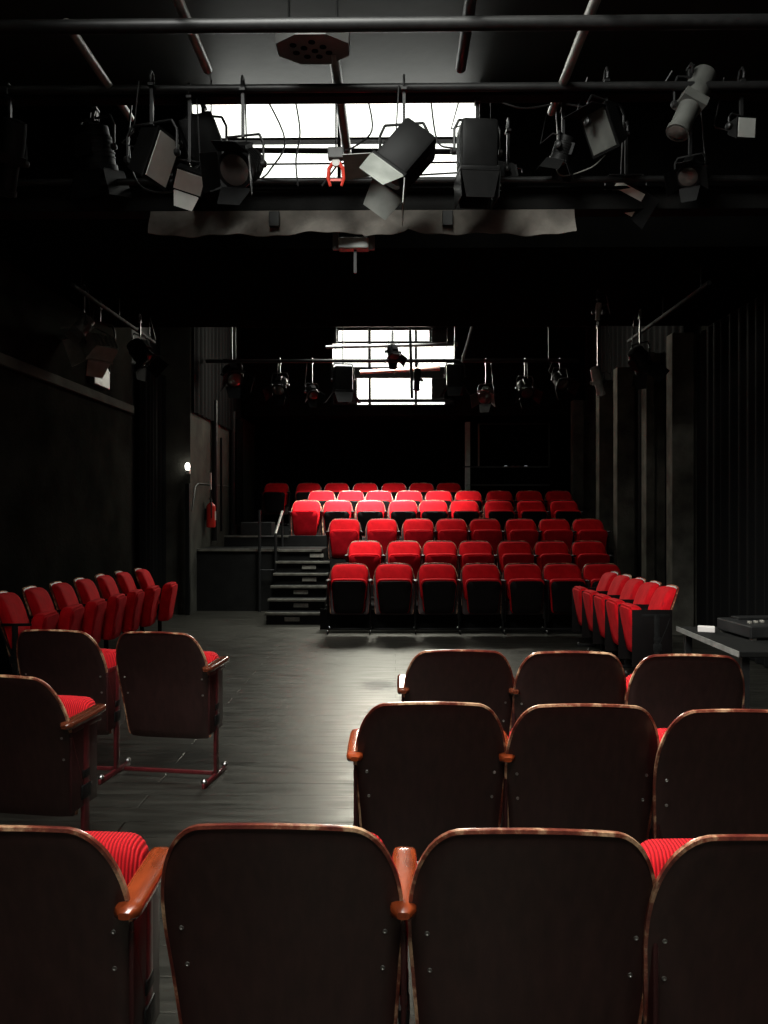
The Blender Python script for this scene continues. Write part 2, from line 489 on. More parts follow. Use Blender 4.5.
def rooflight(name, x0, x1, y0, y1):
    root = empty(name, ((x0 + x1) / 2, (y0 + y1) / 2, 5.0)); root['kind'] = 'structure'
    inv = Matrix.Translation((-(x0 + x1) / 2, -(y0 + y1) / 2, -5.0))
    bm = bmesh.new()
    for a, b_, c, d in ((x0, x1, y0, y0 + 0.04), (x0, x1, y1 - 0.04, y1), (x0, x0 + 0.04, y0, y1), (x1 - 0.04, x1, y0, y1)):
        box(bm, a, b_, c, d, 5.02, 5.16)
    for k in (1, 2):
        xm = x0 + (x1 - x0) * k / 3
        box(bm, xm - 0.02, xm + 0.02, y0, y1, 5.06, 5.12)
    bm.transform(inv)
    link('window_frame', bm, M['metal'], root)
    bm = bb(x0, x1, y0, y1, 5.10, 5.108); bm.transform(inv)
    link('window_pane', bm, M['glass'], root)
rooflight('window_3', -1.7, 0.4, 1.2, 3.8)
rooflight('added_rooflight_back', -1.0, 1.0, -1.4, -0.4)  # unseen opening added for the light behind the camera
rooflight('window_4', -1.3, 0.5, 12.5, 13.9)
rooflight('added_rooflight_middle', -1.5, 0.4, 10.05, 11.5)  # unseen opening added for the light over the lower raised rows

# concrete pilasters on the right wall
for i, (a, b_, d, top) in enumerate(((672, 694, 10.0, 3.3), (646, 655, 11.2, 3.3), (617, 635, 12.4, 3.3), (599, 614, 13.6, 3.3), (573, 584, 15.3, 3.2))):
    x0 = W((a - 384) / F * d, d).x; x1 = W((b_ - 384) / F * d, d).x
    y = W(3, d).y
    bm = bmesh.new(); box(bm, x0, x1, y, y + 0.22, 0, top + 0.35, bev=0.01)
    if x1 < XR: box(bm, x1 - 0.005, XR, y + 0.10, y + 0.22, 0, top + 0.35)
    S('wall_right_pilaster', bm, M['pierR'])

# black drapes between them (folded cloth)
def drape(name, x0, x1, y0, y1, z0, z1, folds, amp, label, m=None, group=None):
    bm = bmesh.new()
    n = folds * 8
    a = Vector((x0, y0, 0)); b_ = Vector((x1, y1, 0)); t = (b_ - a); L = t.length; t.normalize(); nn = Vector((-t.y, t.x, 0))
    prev = None; cols = []
    for i in range(n + 1):
        s = i / n
        off = amp * math.sin(2 * PI * folds * s) + amp * 0.3 * math.sin(5.1 * folds * s + 1)
        p = a + t * L * s + nn * off
        cols.append([(p.x, p.y, z) for z in (z0, z0 + (z1 - z0) * 0.5, z1)])
    fr = [[bm.verts.new(q) for q in c] for c in cols]
    bk = [[bm.verts.new((Vector(q) + nn * 0.012)) for q in c] for c in cols]
    for g, rev in ((fr, 0), (bk, 1)):
        for c0, c1 in zip(g, g[1:]):
            for k in range(2):
                f = (c0[k], c1[k], c1[k + 1], c0[k + 1])
                bm.faces.new(f[::-1] if rev else f)
    for c0, c1 in ((fr[0], bk[0]), (bk[-1], fr[-1])):
        for k in range(2): bm.faces.new((c0[k], c0[k + 1], c1[k + 1], c1[k]))
    for k in (0, 2):
        for i in range(n): bm.faces.new((fr[i][k], bk[i][k], bk[i + 1][k], fr[i + 1][k]))
    o = link(name, bm, m or M['drape'], smooth=True)
    tag(o, label, 'curtain', group)
    return o
drape('stage_curtain', 3.62, 3.62, 10.35, 11.15, 0.01, 3.4, 3, 0.03, 'black curtain hanging behind the nearest concrete pilaster on the right wall')
drape('stage_curtain', 3.60, 3.60, 11.5, 12.4, 0.01, 3.4, 3, 0.03, 'black curtain hanging just in front of the brightest pilaster on the right')
drape('stage_curtain', -3.34, -3.34, 10.85, 11.95, 0.01, 3.45, 6, 0.035, 'black curtain covering the recess in the left wall')
drape('stage_curtain', 3.55, 3.60, 4.2, 9.9, 0.01, 3.6, 26, 0.03, 'long black curtain along the right wall behind the table')
drape('stage_curtain', -2.9, -2.9, 15.2, 15.75, 1.25, 3.2, 3, 0.03, 'black curtain hanging on the left side wall near the back')
drape('stage_curtain', -2.65, 1.6, 17.45, 17.5, 1.25, 3.25, 26, 0.035, 'wide black curtain across the back wall behind the top row')

drape('dark_sheet', -2.93, -2.93, 12.1, 15.7, 2.95, 4.97, 14, 0.02, 'added black sheet darkening the top of the left side wall above the extinguisher')  # sheets added to darken side wall tops that caught too much light
drape('dark_sheet', 3.60, 3.60, 10.35, 15.7, 3.35, 4.97, 20, 0.02, 'added black sheet darkening the top of the right wall above the pilasters')

# ------------------------------------------------------------------ tiers, stairs, landing
def Y(d): return d
tiers = [(11.12, 0.235), (12.32, 0.54), (13.40, 0.84), (14.52, 1.03), (15.65, 1.21)]
for i, (y0, z) in enumerate(tiers):
    y1 = tiers[i + 1][0] if i + 1 < len(tiers) else YB
    xl = (-0.93, -1.08)[i] if i < 2 else -2.98
    bm = bmesh.new(); box(bm, xl, XR, y0, y1, 0, z)
    S('floor_tier', bm, M['steps'])
S('shade_board', bb(-0.95, 3.1, 10.50, 10.52, 0, 0.26), M['black'])  # black board added to darken the lit floor under the front row
# landing left of the stairs
S('floor_landing', bb(-2.98, -1.08, 12.44, 13.40, 0, 0.93), M['steps'])
bm = bmesh.new(); box(bm, -2.98, -1.73, 12.42, 12.455, 0.90, 0.935)
S('trim_2', bm, M['stepedge'])
bm = bmesh.new(); box(bm, -2.76, -1.0, 13.38, 13.9, 0.93, 1.10)
S('floor_upper_landing', bm, M['steps'])
S('trim_3', bb(-2.76, -1.72, 13.37, 13.39, 1.08, 1.105), M['stepedge'])

st = empty('staircase', W(-1.15, 10.95, 0))
tag(st, 'black wooden staircase with six steps left of the raised red seats', 'stairs')
def rel(o_, bm): bm.transform(Matrix.Translation(-Vector(o_.location)))
for k in range(6):
    d0 = 10.93 + 0.25 * k; z1 = 0.155 * (k + 1)
    xr = -1.09 if k == 5 else -0.95
    bm = bb(-1.70, xr, d0 + 0.02, d0 + 0.25, 0.0, z1 - 0.03)
    rel(st, bm); link('riser_block', bm, M['steps'], st)
    bm = bb(-1.72, xr + 0.01, d0, d0 + (0.25 if k == 5 else 0.27), z1 - 0.03, z1, bev=0.004)
    rel(st, bm); t_ = link('tread', bm, M['steps'], st)
    bm = bb(-1.72, xr + 0.01, d0 - 0.006, d0 + 0.035, z1 - 0.028, z1 + 0.004, bev=0.003)
    rel(st, bm); o = link('nosing', bm, M['stepedge'], t_)
    xc = -1.36 + 0.03 * k + (0.06 if k % 2 else 0)
    bm = bb(xc - 0.1, xc + 0.1, d0 + 0.008, d0 + 0.022, z1 - 0.11, z1 - 0.055, bev=0.003)
    rel(st, bm); tag(link('step_plate', bm, M['plate'], st), 'pale plate on the riser')

# black handrail on the left of the stairs
hr = empty('handrail', W(-1.58, 11.9, 0))
tag(hr, 'black steel handrail with a shiny sloping top bar beside the stairs', 'railing')
pts = [Vector((-1.76, 12.5, 2 * 0 + 0.93)), Vector((-1.76, 12.5, 1.55)), Vector((-1.74, 13.35, 1.58 + 0.3)), ]
def rt(name, pts, r, m, parent):
    bm = tb(pts, r); rel(parent, bm); return link(name, bm, m, parent, smooth=True)
rt('rail_post', [(-1.78, 12.36, 0.0), (-1.78, 12.36, 1.16)], 0.022, M['dpipe'], hr)
rt('rail_post', [(-1.81, 13.3, 0.93), (-1.81, 13.3, 1.48)], 0.018, M['dpipe'], hr)
rt('rail_post', [(-2.02, 12.36, 0.0), (-2.02, 12.36, 1.52)], 0.022, M['dpipe'], hr)
rt('top_rail', [(-1.78, 12.34, 1.16), (-1.81, 13.32, 1.49)], 0.02, M['pipe'], hr)
rt('lower_rail', [(-2.02, 12.36, 0.62), (-1.78, 12.36, 0.62)], 0.012, M['dpipe'], hr)
rt('side_rail', [(-2.02, 12.36, 1.12), (-1.78, 12.36, 1.12)], 0.012, M['dpipe'], hr)

# ------------------------------------------------------------------ control booth
BX0 = W((465 - 384) / F * 17.0, 17.0).x
bm = bmesh.new()
wx0, wx1 = W((478 - 384) / F * 17.0, 17.0).x, W((549 - 384) / F * 17.0, 17.0).x
wall_with_hole(bm, 'y', 17.0, 17.08, BX0 + 0.1, XR, 1.21, 3.32, [(wx0, wx1, 2.42, 3.30)])
box(bm, BX0 + 0.1, BX0 + 0.16, 17.08, YB - 0.02, 1.21, 3.32)
S('wall_booth', bm, M['ceil'])
S('trim_4', bb(BX0, BX0 + 0.10, 16.95, 17.1, 1.9, 3.32, bev=0.005), M['whiteflap'])
root = empty('window_5', ((wx0 + wx1) / 2, 17.0, 2.42)); root['kind'] = 'structure'
for nm, m_, args in (('window_frame', 'peach', (wx0 - 0.005, wx0 + 0.025, 16.97, 17.05, 2.42, 3.28)),
                     ('window_frame', 'lampgrey', (wx1 - 0.02, wx1 + 0.005, 16.97, 17.05, 2.42, 3.28)),
                     ('window_frame', 'greyplastic', (wx0, wx1, 16.97, 17.05, 3.275, 3.295)),
                     ('window_sill', 'greyplastic', (wx0 - 0.3, wx1, 16.93, 17.1, 2.39, 2.42))):
    bm = bb(*args); rel(root, bm); link(nm, bm, M[m_], root)
S('trim_5', bb(wx0 - 0.25, wx1, 16.95, 17.0, 2.02, 2.05), M['greyplastic'])
# lamps of the mixing desk inside the booth
mdk = empty('mixing_desk', ((wx0 + wx1) / 2, 17.35, 2.35))
tag(mdk, 'dim mixing desk with small indicator lights inside the control booth window', 'mixing desk')
bm = bb(wx0 + 0.25, wx1 - 0.2, 17.2, 17.5, 2.30, 2.40, bev=0.01); box(bm, wx0 + 0.3, wx0 + 0.36, 17.25, 17.4, 1.22, 2.30); box(bm, wx1 - 0.35, wx1 - 0.29, 17.25, 17.4, 1.22, 2.30)
rel(mdk, bm); link('desk_body', bm, M['greyplastic'], mdk)
for px, py in ((505, 461), (525, 461), (512, 465), (518, 467)):
    p = P(px, py, 17.28)
    bm = bb(p.x - 0.03, p.x + 0.03, 17.19, 17.25, 2.41, 2.44, bev=0.005)
    rel(mdk, bm); tag(link('indicator_light', bm, M['indicator'] if py < 464 else M['plate'], mdk), 'small pale light')

# ------------------------------------------------------------------ theatre seats
def yc(x, z):                       # curve of the back: leans away from the sitter, hollowed across
    t = (z - 0.3) / 0.545
    return -0.17 * t - 0.028 * math.sin(PI * max(0, min(1, t))) * -1 * 0.6 - 0.02 * (1 - (x / 0.26) ** 2) * 0.9

def back_outline(h=0.845, hw=0.265, z0=0.22, top=0.147, sh=0.60):
    pts = []
    # right side going up, over the top, down the left
    right = [(0.15, z0), (0.222, z0 + 0.003), (0.236, z0 + 0.012), (0.243, z0 + 0.035), (0.250, 0.36), (0.257, 0.46), (hw - 0.001, 0.55), (hw, sh)]
    n = 12
    arc = []
    for k in range(1, n + 1):
        a = PI / 2 * k / n
        e = 0.93
        arc.append((top + (hw - top) * math.cos(a) ** e, sh + (h - 0.006 - sh) * math.sin(a) ** e))
    topm = [(0.09, h - 0.002), (0.03, h)]
    half = right + arc + topm
    return half + [(-x, z) for x, z in reversed(half)]

OUT = back_outline()
def cush_outline(h=0.788, sh=0.70, hw=0.218, top=0.16):
    z0 = 0.40
    half = [(0.14, z0), (0.205, z0 + 0.008), (0.222, z0 + 0.04), (0.23, 0.55), (hw, sh)]
    for k in range(1, 9):
        a = PI / 2 * k / 8
        half.append((top + (hw - top) * math.cos(a) ** 0.8, sh + (h - 0.004 - sh) * math.sin(a) ** 0.8))
    half += [(0.09, h), (0.03, h + 0.001)]
    return half + [(-x, z) for x, z in reversed(half)]
CO = cush_outline(); CO2 = cush_outline(0.832, 0.68, 0.24, 0.15)

ME = {}
def mesh_of(key, bm, smooth=True, m=None):
    bmesh.ops.recalc_face_normals(bm, faces=bm.faces)
    me = D.meshes.new(key); bm.to_mesh(me); bm.free()
    if smooth:
        for p in me.polygons: p.use_smooth = True
        me.set_sharp_from_angle(angle=R(42))
    me.materials.append(m)
    ME[key] = me

T = 0.006
mesh_of('panel', shell(OUT, [(0.001, T), (0.3, T), (0.6, T), (0.85, T), (0.985, T), (1.0, T * 0.6), (1.0, -T * 0.6), (0.985, -T), (0.85, -T), (0.6, -T), (0.3, -T), (0.001, -T)], yc, (0, 0.56)), m=M['ply'])
def edge_strip():
    bm = bmesh.new()
    lo = 2; pts = OUT[lo:len(OUT) - lo]
    rr = []
    for i, (x, z) in enumerate(pts):
        a = Vector(pts[max(0, i - 1)]); b_ = Vector(pts[min(len(pts) - 1, i + 1)])
        t = (b_ - a).normalized(); nx, nz = t.y, -t.x
        ring = []
        for u, v in ((-0.004, -0.0075), (0.0035, -0.0065), (0.0045, 0), (0.0035, 0.0065), (-0.004, 0.0075)):
            X = x + nx * u; Z = z + nz * u
            ring.append(bm.verts.new((X, yc(x, z) + v, Z)))
        rr.append(ring)
    for a, c in zip(rr, rr[1:]):
        for k in range(5): bm.faces.new((a[k], a[(k + 1) % 5], c[(k + 1) % 5], c[k]))
    bm.faces.new(rr[0]); bm.faces.new(list(reversed(rr[-1])))
    return bm
mesh_of('panel_edge', edge_strip(), m=M['rim'])
def cushion(m, key, CO=None):
    prof = [(0.001, 0.098), (0.3, 0.097), (0.6, 0.094), (0.8, 0.088), (0.92, 0.078), (0.98, 0.06), (1.0, 0.04), (0.995, 0.012), (0.93, 0.008), (0.001, 0.008)]
    mesh_of(key, shell(CO, prof, yc, (0, 0.62)), m=m)
cushion(M['cord'], 'cushion_cord', CO); cushion(M['fabric'], 'cushion', CO2)

# folded-up seat: pad stands upright in front of the backrest
def padc(x, z): return 0.09 + (z - 0.25) * 0.16 - 0.012 * (1 - (x / 0.23) ** 2) * 0
def pad_outline(z0=0.25, z1=0.68, hw=0.225):
    half = [(0.12, z0), (0.17, z0 + 0.008), (0.19, z0 + 0.035), (0.20, 0.38), (0.215, 0.52), (hw, 0.61)]
    for k in range(1, 7):
        a = PI / 2 * k / 6
        half.append((hw - 0.055 + 0.055 * math.cos(a), 0.61 + (z1 - 0.003 - 0.61) * math.sin(a)))
    half += [(0.08, z1)]
    return half + [(-x, z) for x, z in reversed(half)]
PO = pad_outline()
def pad(m, key):
    prof = [(0.001, -0.028), (0.6, -0.025), (0.9, -0.014), (0.98, 0.0), (1.0, 0.02), (1.0, 0.055), (0.99, 0.07), (0.96, 0.08), (0.001, 0.08)]
    mesh_of(key, shell(PO, prof, padc, (0, 0.46)), m=m)
pad(M['cord'], 'pad_cord'); pad(M['fabric'], 'pad')
PI2 = [(x * 0.95, 0.455 + (z - 0.465) * 0.93) for x, z in PO]
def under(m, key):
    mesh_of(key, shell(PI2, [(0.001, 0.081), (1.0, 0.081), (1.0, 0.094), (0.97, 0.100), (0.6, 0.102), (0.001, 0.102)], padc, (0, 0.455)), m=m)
under(M['blackply'], 'under_black'); under(M['shadefab'], 'under_red'); under(M['fabric'], 'under_bright')  # under_red is the shaded copy, under_bright the lit one
mesh_of('top_edge_dummy', bb(0, 0.001, 0, 0.001, 0, 0.001), m=M['black'])

def screws_bm():
    out = []
    for x, z in ((0.226, 0.575), (0.220, 0.480), (-0.226, 0.575), (-0.220, 0.480)):
        bm = bmesh.new()
        c = Vector((x, yc(x, z) - 0.0065, z))
        n, mm = 16, 6
        for i in range(n):
            pass
        mt = Matrix.Translation(c) @ Matrix.Rotation(R(90), 4, 'X')
        lathe(bm, [(0.0055, -0.002), (0.0055, 0.0010), (0.0043, 0.0018), (0.0030, 0.0012), (0.0024, 0.0002), (0.0005, 0.0001)], 14, mt)
        out.append(bm)
    return out
for i, bm in enumerate(screws_bm()): mesh_of('screw%d' % i, bm, m=M['chrome'])

def stanchion():
    bm = bmesh.new()
    box(bm, -0.009, 0.009, 0.01, 0.055, 0.03, 0.615, bev=0.003)          # upright
    box(bm, -0.008, 0.008, -0.17, 0.19, 0.0, 0.03, bev=0.004)           # foot runner
    # brace to the backrest
    tube(bm, [(0, 0.02, 0.33), (0, -0.05, 0.50), (0, -0.08, 0.58)], 0.007, 8)
    box(bm, -0.008, 0.008, -0.075, 0.16, 0.595, 0.617, bev=0.003)        # arm bracket
    return bm
mesh_of('stanchion', stanchion(), m=M['frame'])
def hinge():
    bm = bmesh.new()
    box(bm, -0.013, 0.013, -0.01, 0.065, 0.30, 0.36, bev=0.005)
    box(bm, -0.011, 0.011, 0.0, 0.06, 0.385, 0.42, bev=0.004)
    lathe(bm, [(0.016, -0.014), (0.016, 0.014)], 16, Matrix.Translation((0, 0.033, 0.33)) @ Matrix.Rotation(R(90), 4, 'Y'))
    return bm
mesh_of('hinge', hinge(), m=M['metal'])
mesh_of('side_board', bb(-0.006, 0.006, -0.085, 0.125, 0.27, 0.60, bev=0.004), m=M['board'])
mesh_of('side_board_black', bb(-0.006, 0.006, -0.10, 0.245, 0.16, 0.655, bev=0.004), m=M['blackply'])
mesh_of('stanchion_black', stanchion(), m=M['metal'])
def foot():
    bm = bmesh.new()
    lathe(bm, [(0.016, 0.0), (0.017, 0.012), (0.010, 0.02), (0.004, 0.024)], 14)
    return bm
mesh_of('foot_bolt', foot(), m=M['chrome'])
def armrest():
    bm = bmesh.new()
    # swept rounded section, rounded nose at both ends
    N = 18; y0, y1 = -0.135, 0.185
    rings = []
    for i in range(N + 1):
        s = i / N; y = y0 + (y1 - y0) * s
        e = min(s, 1 - s) * (y1 - y0)
        f = math.sqrt(max(0.0, 1 - max(0, 1 - e / 0.028) ** 2)) if e < 0.028 else 1
        f = max(f, 0.15)
        hw = (0.029 + 0.003 * math.sin(PI * s)) * (0.35 + 0.65 * f)
        ht = 0.016 * (0.4 + 0.6 * f)
        zc = 0.635 + 0.012 * s
        ring = []
        for k in range(16):
            a = 2 * PI * k / 16
            cx, cz = math.cos(a), math.sin(a)
            X = hw * math.copysign(abs(cx) ** 0.5, cx); Z = ht * math.copysign(abs(cz) ** 0.6, cz)
            ring.append(bm.verts.new((X, y, zc + Z)))
        rings.append(ring)
    for a, c in zip(rings, rings[1:]):
        for k in range(16): bm.faces.new((a[k], a[(k + 1) % 16], c[(k + 1) % 16], c[k]))
    bm.faces.new(rings[0]); bm.faces.new(list(reversed(rings[-1])))
    return bm
ab = armrest(); ab2 = ab.copy()
mesh_of('armrest', ab, m=M['arm']); mesh_of('armrest_dark', ab2, m=M['arm2'])
mesh_of('armrest_black', armrest(), m=M['dpipe'])
def rail():
    return bb(-0.262, 0.262, -0.02, 0.0, 0.03, 0.05, bev=0.003)
mesh_of('rail', rail(), m=M['frame']); mesh_of('rail_black', rail(), m=M['metal'])

def child(name, key, parent, loc=(0, 0, 0)):
    o = D.objects.new(name, ME[key]); COL.objects.link(o); o.parent = parent; o.location = loc
    return o

HP = 0.267
def make_seat(X, d, z, rot, label, group, near=False, under='under_black', arms=(1, 0), armkey='armrest', sx=1.0, side=False, frames=None):
    """arms=(left,right); local front is +y"""
    root = empty('theatre_seat', W(X, d, z), rot + TH)
    root.scale = (sx, 1, 1)
    tag(root, label, 'theatre seat', group)
    child('back_panel', 'panel', root)
    child('panel_edge', 'panel_edge', root)
    child('back_cushion', 'cushion_cord' if near else 'cushion', root)
    s = child('seat', 'pad_cord' if near else 'pad', root)
    child('seat_underside', under, s)
    fr = frames if frames is not None else arms
    for k, sgn in ((0, -1), (1, 1)):
        if fr[k]:
            q = child('stanchion', 'stanchion' if near else 'stanchion_black', root, (sgn * HP, 0, 0))
            child('hinge', 'hinge', q)
            child('foot_bolt', 'foot_bolt', q, (0, -0.15, 0.028)); child('foot_bolt', 'foot_bolt', q, (0, 0.17, 0.028))
            if near or side: child('side_board', 'side_board' if near else 'side_board_black', root, (sgn * HP, 0, 0))
        if arms[k]:
            child('armrest', armkey, root, (sgn * HP, 0, 0))
    if near:
        for i in range(4): child('screw', 'screw%d' % i, root)
    child('base_rail', 'rail' if near else 'rail_black', root)
    return root

def top(px, py, z=0.845): 
    d = (1.5 - z) * F / (py - 511)
    return (px - 384) / F * d, d
def near_seat(px, py, rot, label, group, **k):
    X, d = top(px, py)
    # top of the back sits 0.11 m behind the seat's own origin
    X += 0.17 * math.sin(-rot); d += 0.17 * math.cos(rot)
    return make_seat(X, d, 0, rot, label, group, near=True, **k)

gA = 'seats of the row nearest the camera'
near_seat(-9, 824.5, 0, 'dark seat back at the bottom left corner, its red corduroy cushion showing', gA, arms=(0, 1))
near_seat(276, 822.5, R(-2), 'dark seat back left of centre in the nearest row, varnished armrests both sides', gA, arms=(0, 1))
near_seat(537, 827.5, R(-2.5), 'dark seat back right of centre in the nearest row, short scratch near its top', gA, arms=(0, 0), frames=(0, 1))
near_seat(791, 834, R(-3), 'dark seat back cut off at the bottom right corner, red cushion at its left', gA, arms=(0, 0), frames=(0, 0))
gB = 'seats of the second right-hand row from the camera'
near_seat(431.5, 701.5, R(-1), 'dark seat back at the aisle end of the second row with a pale shining armrest', gB, arms=(1, 1))
near_seat(587, 703.5, R(-2), 'middle dark seat back of the second right-hand row', gB, arms=(0, 0), frames=(0, 1))
near_seat(744, 709, R(-4), 'rightmost dark seat back of the second right-hand row, partly out of the photo', gB, arms=(0, 0), frames=(0, 1))
gC = 'seats of the third right-hand row from the camera'
near_seat(460, 649.5, R(-1), 'dark seat back at the aisle end of the third row, smallest of the right-hand backs', gC, arms=(1, 1), armkey='armrest_dark')
near_seat(572.5, 651, R(-3), 'middle dark seat back of the third right-hand row', gC, arms=(0, 0), frames=(0, 1))
near_seat(690, 654, R(-5), 'rightmost seat back of the third right-hand row with a long diagonal scratch, near the table', gC, arms=(0, 0), frames=(0, 1))
near_seat(-3, 674.5, R(-9), 'dark seat at the left photo edge, red cushion beside a dark armrest', 'seats left of the aisle', arms=(0, 1), armkey='armrest_dark')
near_seat(54, 629.5, R(-9), 'left seat of the linked pair standing left of the aisle', 'seats left of the aisle', arms=(0, 0), frames=(0, 1))
near_seat(156, 631.5, R(-9), 'right seat of the linked pair left of the aisle, with armrest and chrome foot', 'seats left of the aisle', arms=(0, 1), armkey='armrest_dark')

ORD = ['first', 'second', 'third', 'fourth', 'fifth', 'sixth', 'seventh', 'eighth', 'ninth']
def ordl(i, n):
    if i == 0: return 'leftmost'
    if i == n - 1: return 'rightmost'
    return ORD[i] + ' from the left'
rows = [
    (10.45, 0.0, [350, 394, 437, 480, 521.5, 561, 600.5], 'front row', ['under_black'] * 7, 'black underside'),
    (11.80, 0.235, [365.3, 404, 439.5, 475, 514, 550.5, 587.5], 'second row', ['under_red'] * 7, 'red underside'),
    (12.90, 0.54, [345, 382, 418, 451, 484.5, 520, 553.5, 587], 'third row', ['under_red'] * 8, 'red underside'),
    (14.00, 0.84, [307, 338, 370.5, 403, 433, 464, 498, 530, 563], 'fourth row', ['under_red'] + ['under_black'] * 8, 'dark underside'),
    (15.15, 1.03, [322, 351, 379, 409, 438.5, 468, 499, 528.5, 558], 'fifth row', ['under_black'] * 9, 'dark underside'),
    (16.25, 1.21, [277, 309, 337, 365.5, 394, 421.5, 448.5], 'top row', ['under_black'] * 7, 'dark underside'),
]
for d, z, xs, nm, un, ul in rows:
    n = len(xs)
    for i, px in enumerate(xs):
        X = (px - 384) / F * d
        tone = 'bright red' if (nm in ('fourth row', 'fifth row', 'front row') and i < n - 3) else 'red'
        extra = ', standing apart in the dark' if (nm == 'top row' and i == 0) else ''
        lab = 'red seat standing apart in the dark left of the top row of the raised block' if extra else '%s folded seat, %s in the %s of the raised block' % (tone, ordl(i - (1 if nm == 'top row' else 0), n - (1 if nm == 'top row' else 0)), nm)
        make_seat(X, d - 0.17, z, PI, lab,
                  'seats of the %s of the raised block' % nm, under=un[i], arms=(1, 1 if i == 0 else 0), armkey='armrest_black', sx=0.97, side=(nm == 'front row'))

# row of five along the right side, facing left
for k in range(5):
    nm = ['nearest of the five', 'second nearest of the five', 'middle one of the five', 'second farthest of the five', 'farthest of the five'][k]
    make_seat(2.37 - 0.01 * k, 7.32 + 0.42 * k, 0, R(90), 'red seat facing left by the right wall, ' + nm, 'seats along the right wall', under='under_bright', arms=(0, 0), frames=(0, 1) if k else (1, 1), sx=0.78, side=True)
# row of seven along the left wall, facing right
tops = [(5, 592), (30, 586), (60, 580.5), (84, 577), (106, 573.2), (126, 570.4), (142, 568.2)]
for k in range(7):
    nm = ['nearest the camera', 'second nearest', 'third nearest', 'middle one', 'third from the far end', 'second from the far end', 'at the far end'][k]
    make_seat(-2.95 + 0.045 * k + (0.03 if k == 6 else 0), 6.75 + 0.462 * k, 0, R(-86), 'dim red seat in the line along the left wall, ' + nm, 'seats along the left wall', under='under_red' if k < 5 else 'under_bright', arms=(0, 0), frames=(1, 0) if k else (1, 1), sx=0.84)

# ------------------------------------------------------------------ table and console at the right
tx0 = W(1.90, 5).x
tt = empty('side_table', (tx0 + 0.35, 4.9, 0))
tag(tt, 'long black side table against the right wall behind the seats', 'table')
bm = bb(tx0, tx0 + 0.72, 4.45, 5.42, 0.72, 0.75, bev=0.004); rel(tt, bm); link('table_top', bm, M['black'], tt)
bm = bb(tx0 - 0.006, tx0 + 0.002, 4.45, 5.42, 0.722, 0.752); rel(tt, bm); tag(link('table_edge', bm, M['pipe'], tt), 'worn shiny front edge')
for x_, y_ in ((tx0 + 0.05, 4.5), (tx0 + 0.05, 5.36), (tx0 + 0.66, 4.5), (tx0 + 0.66, 5.36)):
    bm = bb(x_ - 0.02, x_ + 0.02, y_ - 0.02, y_ + 0.02, 0, 0.72); rel(tt, bm); link('leg', bm, M['metal'], tt)
cs = empty('lighting_console', (tx0 + 0.45, 5.05, 0.75), R(6))
tag(cs, 'dark control console with rows of faders lying on the side table at the right', 'console')
bm = bb(-0.25, 0.22, -0.2, 0.2, 0.012, 0.085, bev=0.008); link('console_body', bm, M['dpipe'], cs)
for x_, y_ in ((-0.22, -0.17), (0.19, -0.17), (-0.22, 0.17), (0.19, 0.17)):
    link('foot', bb(x_ - 0.015, x_ + 0.015, y_ - 0.015, y_ + 0.015, 0, 0.013), M['whiteplastic'], cs)
for i in range(8):
    link('fader', bb(-0.2 + i * 0.05, -0.185 + i * 0.05, -0.1 + 0.02 * (i % 3), -0.07 + 0.02 * (i % 3), 0.085, 0.098, bev=0.002), M['plate'], cs)
link('screen_panel', bb(-0.18, 0.15, 0.06, 0.16, 0.085, 0.10, bev=0.003), M['metal'], cs)
bt = link('paper_box', bb(-0.05, 0.05, -0.03, 0.03, 0, 0.035, bev=0.004), M['fabpaper'])
bt.location = (tx0 + 0.10, 5.18, 0.751); bt.rotation_euler = (0, 0, R(-20))
tag(bt, 'small pale pinkish box on the side table left of the console', 'box')
lid = None

# ------------------------------------------------------------------ left side wall fittings
xw = -2.98
ex = empty('fire_extinguisher', (xw + 0.09, 13.0, 1.24))
tag(ex, 'red fire extinguisher hanging on the left side wall by the stairs', 'fire extinguisher')
bm = bmesh.new(); lathe(bm, [(0.05, 0), (0.07, 0.012), (0.072, 0.04), (0.072, 0.32), (0.062, 0.36), (0.03, 0.385), (0.02, 0.40)], 20); link('cylinder', bm, M['extred'], ex, smooth=True)
bm = bmesh.new(); lathe(bm, [(0.016, 0.40), (0.02, 0.43), (0.012, 0.45)], 12); box(bm, -0.012, 0.012, -0.08, 0.02, 0.43, 0.445); box(bm, -0.012, 0.012, -0.09, 0.02, 0.455, 0.468); link('valve', bm, M['metal'], ex)
link('hose', tb([(0, -0.02, 0.43), (0.02, -0.08, 0.42), (0.03, -0.10, 0.34), (0.03, -0.085, 0.15)], 0.01, 8), M['cable'], ex, smooth=True)
link('wall_bracket', bb(-0.09, -0.06, -0.05, 0.05, 0.12, 0.3), M['metal'], ex)
bm = bb(0.045, 0.0745, -0.03, 0.03, 0.12, 0.26); 
tag(link('instruction_label', bm, M['whiteplastic'], ex), 'pale label')

